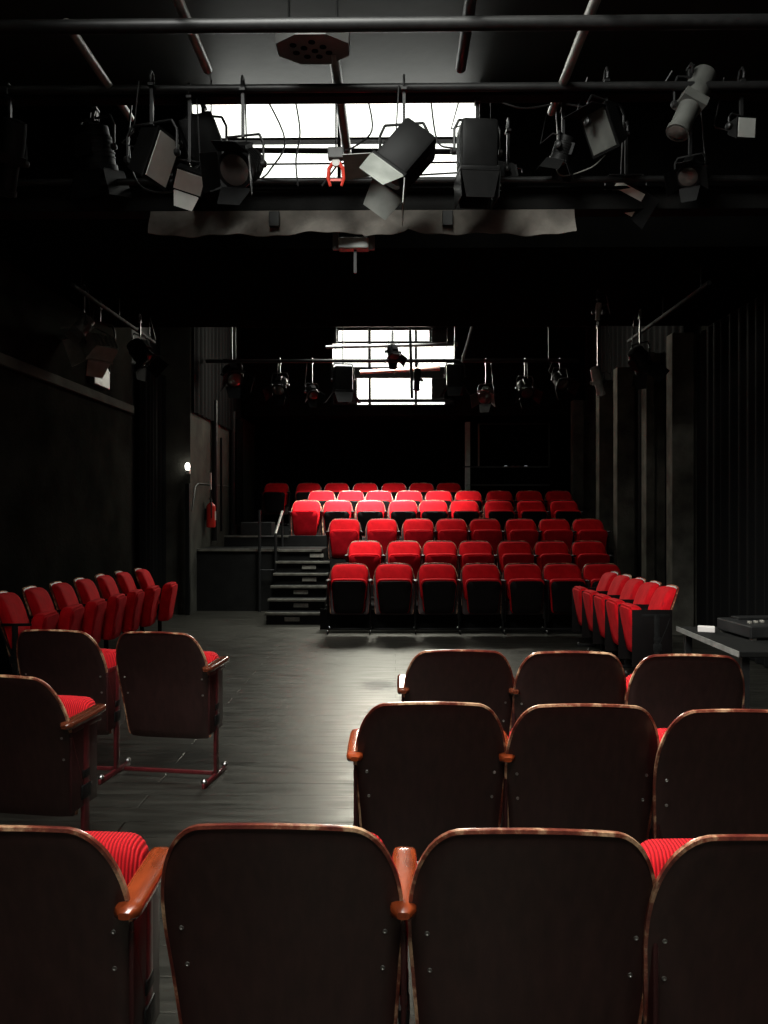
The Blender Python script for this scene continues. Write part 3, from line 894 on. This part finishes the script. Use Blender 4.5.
el = empty('emergency_lamp', P(187.5, 466, 11.98))
tag(el, 'small glowing white lamp on the concrete pier at the left', 'lamp')
bm = bmesh.new(); lathe(bm, [(0.018, -0.05), (0.03, -0.035), (0.034, 0.0), (0.028, 0.03), (0.012, 0.045)], 16); link('bulb', bm, M['bulb'], el, smooth=True)
bm = bmesh.new(); lathe(bm, [(0.03, -0.10), (0.035, -0.06), (0.02, -0.052)], 16); box(bm, -0.03, 0.03, 0.02, 0.065, -0.11, -0.04); link('lamp_base', bm, M['whiteplastic'], el)
p = P(187.5, 480, 11.98)
o = link('cable_duct', bb(p.x - 0.028, p.x + 0.028, p.y - 0.02, p.y + 0.06, 0.0, 1.9, bev=0.005), M['black'])
tag(o, 'black upright duct on the concrete pier below the glowing lamp', 'duct')
def wallpipe(y0, z0, z1, w, label, m='dpipe'):
    o = link('wall_pipe', tb([(xw + w + 0.005, y0, z0), (xw + w + 0.005, y0, z1)], w, 12), M[m], smooth=True)
    tag(o, label, 'pipe'); return o
wallpipe(13.45, 1.02, 3.3, 0.045, 'thick black pipe running up the left side wall behind the extinguisher')
wallpipe(14.1, 1.16, 2.75, 0.02, 'thin black pipe on the left side wall, second from the extinguisher')
wallpipe(14.9, 1.04, 3.3, 0.05, 'thick black pipe on the left side wall farther back by the curtain')
o = link('wall_cable', tb([(xw + 0.01, 12.1, 1.5), (xw + 0.01, 12.3, 1.86), (xw + 0.01, 12.5, 1.92), (xw + 0.01, 13.3, 1.93), (xw + 0.01, 15.2, 1.95)], 0.008, 6), M['cable'], smooth=True)
tag(o, 'thin black cable running along the left side wall above the extinguisher', 'cable')
o = link('cable_plate', bb(xw, xw + 0.02, 13.32, 13.36, 1.85, 2.12), M['whiteplastic'])
tag(o, 'narrow pale strip on the side wall right of the extinguisher', 'strip')
o = link('switch_box', bb(XL, XL + 0.06, 9.25, 9.75, 2.93, 3.25, bev=0.01), M['lampgrey'])
tag(o, 'grey box fixed above the rail on the left wall', 'box')
# black crate on the upper landing
o = link('equipment_crate', bb(-2.5, -2.0, 13.42, 13.85, 1.105, 1.32, bev=0.01), M['metal'])
tag(o, 'dark crate on the landing left of the handrail', 'crate')

# ------------------------------------------------------------------ lighting grid
def thing_tube(name, pts, r, m, label, cat='pipe', group=None):
    o = link(name, tb(pts, r, 14), M[m], smooth=True); tag(o, label, cat, group); return o
ZP = 4.12
def lp(px, py, z=ZP):
    d = (z - 1.5) * F / (511 - py); return W((px - 384) / F * d, d, z)
def longpipe(pa, pb, r, label, m='pipe', z=ZP):
    a = lp(*pa, z); b_ = lp(*pb, z)
    xm = (a.x + b_.x) / 2
    return thing_tube('grid_pipe', [(xm, a.y - 0.02, z), (xm, b_.y, z)], r, m, label)
longpipe((65, 25), (133, 118), 0.026, 'slim grey pipe running away from the camera at the upper left')
longpipe((163, -60), (200, 70), 0.028, 'shining grey pipe overhead left of the octagonal box')
longpipe((601, -60), (564, 112), 0.028, 'slim grey pipe running away at the upper right')
longpipe((470, -60), (468, 68), 0.032, 'dark thick pipe running away right of the octagonal box', 'dpipe')
longpipe((330, 52), (350, 152), 0.034, 'thick grey pipe crossing in front of the bright front window', 'pipe', z=4.2)
thing_tube('grid_pipe', [(XL + 0.02, 4.3, 4.02), (XR - 0.02, 4.3, 4.02)], 0.036, 'metal', 'topmost black crossbar of the lighting grid, at the top of the photo')
thing_tube('grid_pipe', [(XL + 0.02, 5.1, 4.10), (XR - 0.02, 5.1, 4.10)], 0.026, 'dpipe', 'black crossbar directly below the top edge of the front window')
bm = bmesh.new(); box(bm, XL + 0.02, XR - 0.02, 5.14, 5.24, 4.07, 4.15, bev=0.005)
tag(link('grid_beam', bm, M['black']), 'square black crossbeam above the front window', 'beam')
# box beam with the dusty cloth
bm = bmesh.new(); box(bm, XL + 0.01, XR - 0.01, 5.60, 5.75, 3.53, 3.66, bev=0.006)
box(bm, XL + 0.01, XR - 0.01, 5.57, 5.60, 3.66, 3.675)
tag(link('front_beam', bm, M['black']), 'long black beam spanning the hall above the dusty cloth', 'beam')
thing_tube('grid_pipe', [(XL + 0.02, 5.5, 3.69), (XR - 0.02, 5.5, 3.69)], 0.022, 'dpipe', 'black tube along the front of the long beam under the lamps')
bm = bmesh.new()
x0 = W((148 - 384) / F * 5.55, 5.55).x; x1 = W((575 - 384) / F * 5.55, 5.55).x
nx, nz = 120, 10
g = []
for i in range(nx + 1):
    s = i / nx; c = []
    for j in range(nz + 1):
        t = j / nz
        sag = 0.012 * math.sin(s * 23) + 0.008 * math.sin(s * 57 + 1) + 0.06 * math.exp(-((s - 0.53) / 0.035) ** 2)
        z = 3.525 - t * (0.165 + sag * 0.5 * 0 + 0.01 * math.sin(s * 9) + 0.02 * (abs(s - 0.55) < 0.05))
        y = 5.585 - 0.03 * t * (1 + math.sin(s * 31 + t * 2)) - 0.015 * math.sin(s * 80 + 3 * t) * t - 0.03 * math.exp(-((s - 0.55 - 0.05 * t) / 0.02) ** 2)
        c.append((x0 + (x1 - x0) * s, y, z))
    g.append(c)
vf = [[bm.verts.new(p) for p in c] for c in g]
vb = [[bm.verts.new((p[0], p[1] + 0.012, p[2])) for p in c] for c in g]
for i in range(nx):
    for j in range(nz):
        bm.faces.new((vf[i][j], vf[i][j + 1], vf[i + 1][j + 1], vf[i + 1][j]))
        bm.faces.new((vb[i][j], vb[i + 1][j], vb[i + 1][j + 1], vb[i][j + 1]))
    bm.faces.new((vf[i][nz], vb[i][nz], vb[i + 1][nz], vf[i + 1][nz])); bm.faces.new((vf[i][0], vf[i + 1][0], vb[i + 1][0], vb[i][0]))
for j in range(nz):
    bm.faces.new((vf[0][j], vb[0][j], vb[0][j + 1], vf[0][j + 1])); bm.faces.new((vf[nx][j], vf[nx][j + 1], vb[nx][j + 1], vb[nx][j]))
tag(link('border_cloth', bm, M['cloth'], smooth=True), 'dusty grey-brown cloth border hanging under the long beam', 'cloth')
for px, lb in ((273, 'left'), (448, 'right')):
    p = P(px, 216, 5.50)
    o = link('bracket', bb(p.x - 0.035, p.x + 0.035, 5.535, 5.565, p.z - 0.05, p.z + 0.05, bev=0.004), M['metal'])
    bm2 = None
    tag(o, 'small black metal bracket on the dusty cloth, %s one' % lb, 'bracket')
# octagonal perforated ceiling box
ob = empty('octagonal_box', (P(313, 45, 4.8).x, 4.8, 4.17))
tag(ob, 'flat octagonal grey box with round holes hanging at the top of the photo', 'box')
bm = bmesh.new()
o8 = []
for k in range(8):
    a = 2 * PI * (k + 0.5) / 8; o8.append((0.225 * math.cos(a), 0.17 * math.sin(a)))
lo = [bm.verts.new((x, y, 0)) for x, y in o8]; hi = [bm.verts.new((x * 1.02, y * 1.02, 0.09)) for x, y in o8]
bm.faces.new(lo[::-1]); bm.faces.new(hi)
for k in range(8): bm.faces.new((lo[k], lo[(k + 1) % 8], hi[(k + 1) % 8], hi[k]))
link('box_body', bm, M['greyplastic'], ob)
for x, y in ((-0.1, 0.03), (-0.04, 0.07), (0.03, 0.07), (0.09, 0.03), (-0.05, -0.02), (0.01, 0.01), (0.06, -0.03), (-0.11, -0.05), (0.0, -0.08)):
    bm = bmesh.new(); lathe(bm, [(0.02, -0.004), (0.02, 0.0)], 14, Matrix.Translation((x, y, 0)))
    tag(link('hole', bm, M['drape'], ob), 'round black hole')
link('hanger', tb([(-0.14, 0, 0.09), (-0.14, 0, 0.78)], 0.008, 6), M['dpipe'], ob)
link('hanger', tb([(0.14, 0, 0.09), (0.14, 0, 0.78)], 0.008, 6), M['dpipe'], ob)

# grey box under the low ceiling
pj = empty('ceiling_box', (P(355, 256, 5.9).x, 5.72, 3.30))
tag(pj, 'small grey box hung by two brackets in the dark middle of the ceiling', 'box')
link('box_body', bb(-0.105, 0.105, -0.05, 0.05, 0.0, 0.075, bev=0.008), M['flap'], pj)
for s in (-1, 1):
    link('bracket', bb(s * 0.125 - 0.02, s * 0.125 + 0.02, -0.012, 0.012, 0.0, 0.24), M['lampgrey'], pj)
link('stem', bb(0.0, 0.02, -0.01, 0.01, -0.16, 0.02), M['dpipe'], pj)

# ------------------------------------------------------------------ stage lights
def RX(a): return Matrix.Rotation(a, 4, 'X')
def RY(a): return Matrix.Rotation(a, 4, 'Y')
def RZ(a): return Matrix.Rotation(a, 4, 'Z')
def TR(*v): return Matrix.Translation(v)

def stage_light(kind, c, label, tilt=60, pan=0, roll=0, s=1.0, doors=(35, 35, 35, 35), body='lampblack', door='lampblack', drop=None, pipe_z=None, lens='lens', group=None, nod=4):
    """c = world point of the housing's centre; the beam leaves along local -z, tilted about x, panned about z"""
    hang = drop if drop else 0.26 * s
    root = empty('stage_light', (c.x, c.y, c.z + hang))
    tag(root, label, 'stage light', group)
    B = TR(0, 0, -hang) @ RZ(R(pan)) @ RY(R(roll)) @ RX(R(tilt)) @ Matrix.Scale(s, 4)
    Yk = TR(0, 0, -hang) @ RZ(R(pan)) @ RY(R(roll))
    bm = bmesh.new()
    fw = 0.11
    if kind == 'fresnel':
        lathe(bm, [(0.07, 0.15), (0.10, 0.14), (0.105, 0.08), (0.115, 0.07), (0.115, -0.10), (0.125, -0.105), (0.125, -0.14), (0.105, -0.14)], 24)
        for k in range(5): lathe(bm, [(0.121, -0.06 + k * 0.028), (0.121, -0.052 + k * 0.028)], 24)
        box(bm, -0.05, 0.05, -0.14, -0.09, -0.05, 0.08)
        halfw = 0.125
    elif kind == 'profile':
        lathe(bm, [(0.05, 0.30), (0.085, 0.29), (0.095, 0.16), (0.095, 0.05), (0.075, 0.04), (0.075, -0.22), (0.085, -0.225), (0.085, -0.26), (0.07, -0.26)], 20)
        box(bm, -0.09, 0.09, -0.09, 0.09, -0.02, 0.05); halfw = 0.095
    elif kind == 'flood':
        # asymmetric flood: shallow tray, ribbed back
        v = [(-0.15, -0.12, -0.07), (0.15, -0.12, -0.07), (0.15, 0.12, -0.07), (-0.15, 0.12, -0.07), (-0.13, -0.08, 0.08), (0.13, -0.08, 0.08), (0.13, 0.06, 0.08), (-0.13, 0.06, 0.08)]
        V = [bm.verts.new(p) for p in v]
        for f in ((0, 1, 2, 3), (7, 6, 5, 4), (0, 4, 5, 1), (1, 5, 6, 2), (2, 6, 7, 3), (3, 7, 4, 0)): bm.faces.new([V[i] for i in f])
        for k in range(6): box(bm, -0.12 + k * 0.045, -0.113 + k * 0.045, -0.07, 0.05, 0.08, 0.10)
        box(bm, -0.16, 0.16, -0.13, 0.13, -0.085, -0.07); halfw = 0.16; fw = 0.13
    else:  # box-shaped PC lamp
        box(bm, -0.12, 0.12, -0.12, 0.12, -0.14, 0.18, bev=0.025)
        for k in range(5): box(bm, -0.125, 0.125, -0.08 + k * 0.035, -0.07 + k * 0.035, -0.10, 0.12)
        box(bm, -0.13, 0.13, -0.13, 0.13, -0.16, -0.13, bev=0.006); halfw = 0.13; fw = 0.125
    bm.transform(B)
    h = link('housing', bm, M[body], root, smooth=True)
    zf = {'fresnel': -0.14, 'profile': -0.26, 'flood': -0.085, 'pc': -0.16}[kind]
    bm = bmesh.new()
    if kind == 'flood': box(bm, -0.14, 0.14, -0.11, 0.11, zf - 0.004, zf + 0.002)
    else:
        rr = 0.10 if kind != 'profile' else 0.068
        lathe(bm, [(rr, zf + 0.006), (rr, zf - 0.004), (rr * 0.7, zf - 0.016), (rr * 0.3, zf - 0.022), (0.001, zf - 0.023)], 22)
    bm.transform(B); link('lens', bm, M[lens], root, smooth=True)
    # barn doors
    if kind != 'profile':
        for k in range(nod):
            a = doors[k]
            if a is None: continue
            ln = 0.17 if kind != 'flood' else 0.15
            bm = bmesh.new()
            v = [(-fw, 0, -0.002), (fw, 0, -0.002), (fw * 0.72 if k % 2 == 0 else fw * 1.12, 0, -ln), (-fw * 0.72 if k % 2 == 0 else -fw * 1.12, 0, -ln)]
            fr = [bm.verts.new((x, 0.002, z)) for x, y, z in v]; bk = [bm.verts.new((x, -0.002, z)) for x, y, z in v]
            bm.faces.new(fr); bm.faces.new(bk[::-1])
            for i in range(4): bm.faces.new((fr[i], bk[i], bk[(i + 1) % 4], fr[(i + 1) % 4]))
            tube(bm, [(-fw * 0.95, 0, 0), (fw * 0.95, 0, 0)], 0.005, 8)
            bm.transform(B @ RZ(R(90 * k)) @ TR(0, fw + 0.006, zf) @ RX(R(a)))
            link('barn_door', bm, M[door], root)
    # yoke
    hw = halfw * s + 0.02
    bm = bmesh.new()
    top_ = hang - 0.05
    pts = [(-hw, 0, 0), (-hw, 0, top_ * 0.7), (-hw * 0.8, 0, top_), (hw * 0.8, 0, top_), (hw, 0, top_ * 0.7), (hw, 0, 0)]
    for a, b_ in zip(pts, pts[1:]):
        a = Vector(a); b_ = Vector(b_)
        tube(bm, [a, b_], 0.009 * max(0.7, s), 8)
    for sg in (-1, 1):
        lathe(bm, [(0.022, -0.01), (0.022, 0.012), (0.012, 0.02)], 12, TR(sg * hw, 0, 0) @ RY(R(90 * sg)))
    bm.transform(TR(0, 0, -hang) @ RZ(R(pan)))
    link('yoke', bm, M['dpipe'], root, smooth=True)
    # hook clamp up to the pipe
    bm = bmesh.new()
    pz = (pipe_z - (c.z + hang)) if pipe_z else 0.06
    box(bm, -0.009, 0.009, -0.012, 0.012, -0.06, max(0.0, pz - 0.04))
    tube(bm, [(0, 0.03, max(0, pz - 0.04)), (0, 0.042, pz), (0, 0.02, pz + 0.04), (0, -0.02, pz + 0.04), (0, -0.042, pz), (0, -0.035, pz - 0.03)], 0.008, 6)
    box(bm, -0.016, 0.016, -0.035, 0.03, max(0.0, pz - 0.05), max(0.012, pz - 0.035))
    link('hook_clamp', bm, M['metal'], root)
    # supply cable
    j1 = random.uniform(-0.12, 0.12)
    q = B @ Vector((0.02, 0.0, 0.15))
    bm = tb([q, q + Vector((j1, 0.03, 0.04)), Vector((j1 * 1.5, 0.05, -0.08)), Vector((j1, 0.02, max(pz, 0)))], 0.005, 6)
    link('power_cable', bm, M['cable'], root, smooth=True)
    return root

SL = stage_light
SL('fresnel', P(96, 150, 5.5), 'round black lamp at the upper left with a light edge on its cylindrical side', tilt=14, pan=-20, pipe_z=4.10, doors=(8, 20, 8, 10))
SL('flood', P(152, 156, 5.0), 'narrow tilted flood lamp with a pale rectangular face left of the front window', tilt=0, pan=-17, roll=-68, pipe_z=4.10, s=0.95, body='lampblack', door='whiteflap', lens='whiteflap', doors=(None, None, None, None))
SL('flood', P(190, 178, 5.15), 'lamp with a pale flap at the lower left corner of the front window', tilt=-35, pan=20, roll=12, pipe_z=4.10, s=0.6, door='whiteflap', body='lampblack', lens='whiteflap', doors=(60, None, None, None))
SL('pc', P(204, 146, 5.40), 'black boxy lamp turned sideways over the left part of the front window', tilt=10, pan=10, roll=-22, pipe_z=4.10, s=0.95, doors=(15, 30, 15, 30))
SL('fresnel', P(243, 166, 5.06), 'black round lamp with open barn doors facing the camera at the window left', tilt=-58, pan=-12, roll=8, pipe_z=4.10, s=0.9, doors=(25, 15, 30, 20))
SL('pc', P(404, 158, 5.05), 'large black lamp tilted down with pale grey barn doors in front of the window', tilt=-12, pan=-8, roll=38, pipe_z=4.10, s=0.98, door='flap', doors=(30, 45, 25, 35))
SL('pc', P(477, 152, 5.2), 'upright black box lamp at the right edge of the front window', tilt=3, pan=5, pipe_z=4.10, s=0.95, doors=(-3, -3, -3, -3))
SL('flood', P(508, 176, 5.6), 'lamp with a thin bright white rim right of the front window', tilt=80, pan=80, pipe_z=4.10, s=0.65, door='whiteflap', lens='lampgrey', doors=(None, 5, None, 5))
SL('flood', P(606, 128, 5.15), 'black lamp with a slanting grey face and wire yoke at the upper right', tilt=0, pan=32, roll=62, pipe_z=4.2, s=0.85, lens='lampgrey', doors=(None, 20, None, None))
SL('flood', P(626, 196, 5.65), 'lamp showing a grey rectangular flap below the others at the upper right', tilt=-50, pan=0, roll=28, pipe_z=4.10, s=0.75, lens='whiteflap', doors=(None, None, None, 60), body='lampblack')
SL('profile', P(690, 105, 5.1), 'long slanting grey lamp at the upper right', tilt=-10, pan=5, roll=27, pipe_z=4.2, s=0.85, body='lampgrey')
SL('flood', P(741, 129, 5.15), 'small lamp with a shiny square glass at the far upper right', tilt=-78, pan=24, roll=-8, pipe_z=4.2, s=0.5, lens='whiteflap', doors=(None,) * 4)
SL('profile', P(10, 160, 5.15), 'dim lamp at the left edge of the photo below the crossbar', tilt=30, pan=40, pipe_z=4.10, s=0.8)
SL('fresnel', P(690, 172, 5.4), 'small dim lamp below the slanting grey one at the upper right', tilt=-50, pan=-30, pipe_z=4.10, s=0.6, door='lampblack')
SL('fresnel', P(563, 150, 5.3), 'dark lamp with wire loops left of the slanting grey one', tilt=20, pan=60, pipe_z=4.10, s=0.55)

# red clamp and white box on the tube in the window
rc = empty('safety_clamp', P(336, 172, 5.3))
tag(rc, 'red spring clamp hanging from a white box in front of the bright window', 'clamp')
link('clamp_body', bb(-0.05, 0.05, -0.03, 0.03, 0.08, 0.15, bev=0.006), M['greyplastic'], rc)
link('jaw', tb([(-0.012, 0, 0.07), (-0.045, 0, 0.02), (-0.05, 0, -0.04), (-0.035, 0, -0.09)], [0.012, 0.013, 0.012, 0.009], 8), M['redclip'], rc, smooth=True)
link('jaw', tb([(0.012, 0, 0.07), (0.045, 0, 0.02), (0.05, 0, -0.04), (0.035, 0, -0.09)], [0.012, 0.013, 0.012, 0.009], 8), M['redclip'], rc, smooth=True)
bm = bmesh.new(); lathe(bm, [(0.026, -0.012), (0.03, 0), (0.026, 0.012)], 16, TR(0, 0, 0.06) @ RX(R(90))); link('pivot', bm, M['whiteplastic'], rc)
link('spring', bb(-0.035, 0.035, -0.008, 0.008, -0.06, -0.045), M['redclip'], rc)
link('hanger', tb([(0, 0, 0.15), (0, 0.0, 0.50)], 0.006, 6), M['dpipe'], rc)

# loose cables drooping in front of the window
def cab(pts, label, r=0.006, m='cable', d=5.35):
    ps = [P(*p, d) for p in pts]
    # catmull
    out = []
    n = len(ps)
    for i in range(n - 1):
        p0 = ps[max(0, i - 1)]; p1 = ps[i]; p2 = ps[i + 1]; p3 = ps[min(n - 1, i + 2)]
        for k in range(6):
            t = k / 6
            out.append(0.5 * ((2 * p1) + (-p0 + p2) * t + (2 * p0 - 5 * p1 + 4 * p2 - p3) * t * t + (-p0 + 3 * p1 - 3 * p2 + p3) * t ** 3))
    out.append(ps[-1])
    o = link('lamp_cable', tb(out, r, 6), M[m], smooth=True); tag(o, label, 'cable'); return o
cab([(262, 90), (285, 140), (270, 170), (262, 178)], 'black cable curving down over the window beside the round lamp')
cab([(295, 98), (300, 132), (296, 160), (298, 186)], 'black cable hanging straight in the window left of the red clamp')
cab([(366, 92), (372, 130), (352, 148), (338, 150)], 'black cable looping to the white box in the window')
cab([(345, 155), (330, 175), (322, 186)], 'black cable running left below the red clamp')
cab([(430, 92), (437, 140), (452, 148), (470, 150)], 'black cable between the large lamp and the box lamp')
cab([(555, 85), (558, 150), (560, 175), (590, 168), (605, 155)], 'pale thin wire loop hanging from the grid at the right', r=0.004, m='pipe')
cab([(132, 100), (129, 150), (140, 185), (170, 192), (200, 175)], 'black cable drooping below the flood lamp at the left')
cab([(479, 92), (520, 108), (560, 104), (600, 110)], 'black cable slung to the right from the window edge')
cab([(186, 180), (240, 176), (300, 181), (470, 172)], 'black cable lying along the bottom of the front window')

# side lamps (dim) and lamps in the rear bay
def hung_pipe(name, p0, p1, r, m, label, ztop, at=(0.08, 0.5, 0.92), rod=0.006):
    p0 = Vector(p0); p1 = Vector(p1)
    root = empty(name, p0)
    tag(root, label, 'pipe')
    link('tube', tb([(0, 0, 0), p1 - p0], r, 14), M[m], root, smooth=True)
    for t in at:
        q = (p1 - p0) * t
        link('hanger', tb([q, (q.x, q.y, ztop - p0.z)], rod, 6), M['dpipe'], root, smooth=True)
    return root
hung_pipe('grid_pipe', (-2.85, 7.3, 3.5), (-2.85, 9.8, 3.5), 0.02, 'black', 'long dark pipe carrying the dim lamps along the left wall', 3.7)
hung_pipe('grid_pipe', (2.75, 7.3, 3.5), (2.75, 9.8, 3.5), 0.02, 'black', 'long dark pipe carrying the dim lamps along the right wall', 3.7)
side = [
    ('flood', 100, 345, 8.6, 'long pale-grey flood lamp high on the left wall, nearest the camera', 62, 60, 'flap', 1.1),
    ('fresnel', 84, 325, 8.0, 'small round lamp above the pale flood lamp at the left', 40, 120, 'lampgrey', 0.6),
    ('fresnel', 140, 352, 9.2, 'dim round lamp on the left wall pipe, second in the line', -40, 70, 'lampblack', 0.9),
    ('flood', 188, 385, 11.6, 'pale lamp with a dark square window at the far end of the left wall pipe', 70, 40, 'flap', 1.1),
    ('fresnel', 232, 375, 12.4, 'round dark lamp farther right on the left side, above the extinguisher wall', -55, 30, 'lampblack', 1.1),
    ('profile', 598, 382, 9.5, 'slanting pale lamp over the right pilasters', 30, -40, 'flap', 0.6),
    ('fresnel', 560, 380, 11.5, 'dark round lamp left of the slanting pale lamp on the right', -50, 20, 'lampblack', 0.9),
    ('profile', 598, 312, 8.2, 'small pale lamp in the dark upper right above the pilasters', 12, 10, 'flap', 0.3),
    ('fresnel', 640, 360, 9.0, 'dim dark lamp above the second pilaster on the right', 40, -60, 'lampblack', 0.9),
    ('pc', 343, 380, 12.6, 'black box lamp at the left edge of the far window', 5, 10, 'lampblack', 1.15),
    ('pc', 455, 376, 12.6, 'black box lamp at the right edge of the far window', 8, -10, 'lampblack', 1.0),
    ('fresnel', 393, 352, 12.8, 'black round lamp in the middle of the far window', -35, 20, 'lampblack', 0.75),
    ('fresnel', 486, 395, 12.8, 'dim round lamp right of the far window, above the booth', -60, -20, 'lampgrey', 0.85),
    ('fresnel', 312, 392, 12.8, 'dim round lamp left of the far window', -50, 25, 'lampblack', 0.7),
    ('profile', 417, 380, 12.9, 'thin dark lamp hanging in the lower right part of the far window', 10, 15, 'lampblack', 0.6),
    ('fresnel', 525, 388, 12.4, 'dark lamp between the far window and the right pilasters', -45, 10, 'lampblack', 0.9),
    ('fresnel', 280, 385, 12.4, 'dark lamp left of the far window above the stairs', -45, -10, 'lampblack', 0.9),
]
for kind, px, py, d, lb, ti, pa, body, s in side:
    if d > 11: d = 12.7
    c = P(px, py, d)
    SL(kind, c, lb, tilt=ti, pan=pa, s=s, body=body, door=body, pipe_z=3.80 if d > 11 and c.z + 0.26 * s < 3.76 else (3.64 if d < 11 else 4.95))
YC = P(384, 0, 12.7).y
hung_pipe('grid_pipe', (-2.9, YC, 3.80), (2.8, YC, 3.80), 0.028, 'dpipe', 'dark crossbar in front of the far window carrying its lamps', 5.0)
hung_pipe('grid_pipe', P(326, 347, 13.6), P(458, 344, 13.6), 0.03, 'dpipe', 'short dark tube across the upper part of the far window', 5.0)
hung_pipe('grid_pipe', P(472, 326, 12.3), P(462, 362, 12.3), 0.02, 'pipe', 'short bright slanting tube right of the far window', 5.0, at=(0.0,))
hung_pipe('grid_pipe', P(410, 328, 12.3), P(412, 398, 12.3), 0.022, 'dpipe', 'upright dark tube in front of the far window', 5.0, at=(0.0,))
hung_pipe('grid_pipe', P(360, 372, 13.4), P(440, 368, 13.4), 0.035, 'peach', 'reddish-brown tube across the middle of the far window', 5.0, at=(0.1, 0.9))
hung_pipe('window_rail', P(196, 150, 6.75), P(500, 152, 6.75), 0.022, 'dpipe', 'thin dark tube crossing the front window at mid height', 5.0, at=(0.05, 0.97))
hung_pipe('window_rail', P(186, 165, 6.82), P(486, 162, 6.82), 0.008, 'cable', 'thin dark bar crossing the lower part of the front window', 5.0, at=(0.02, 0.98))
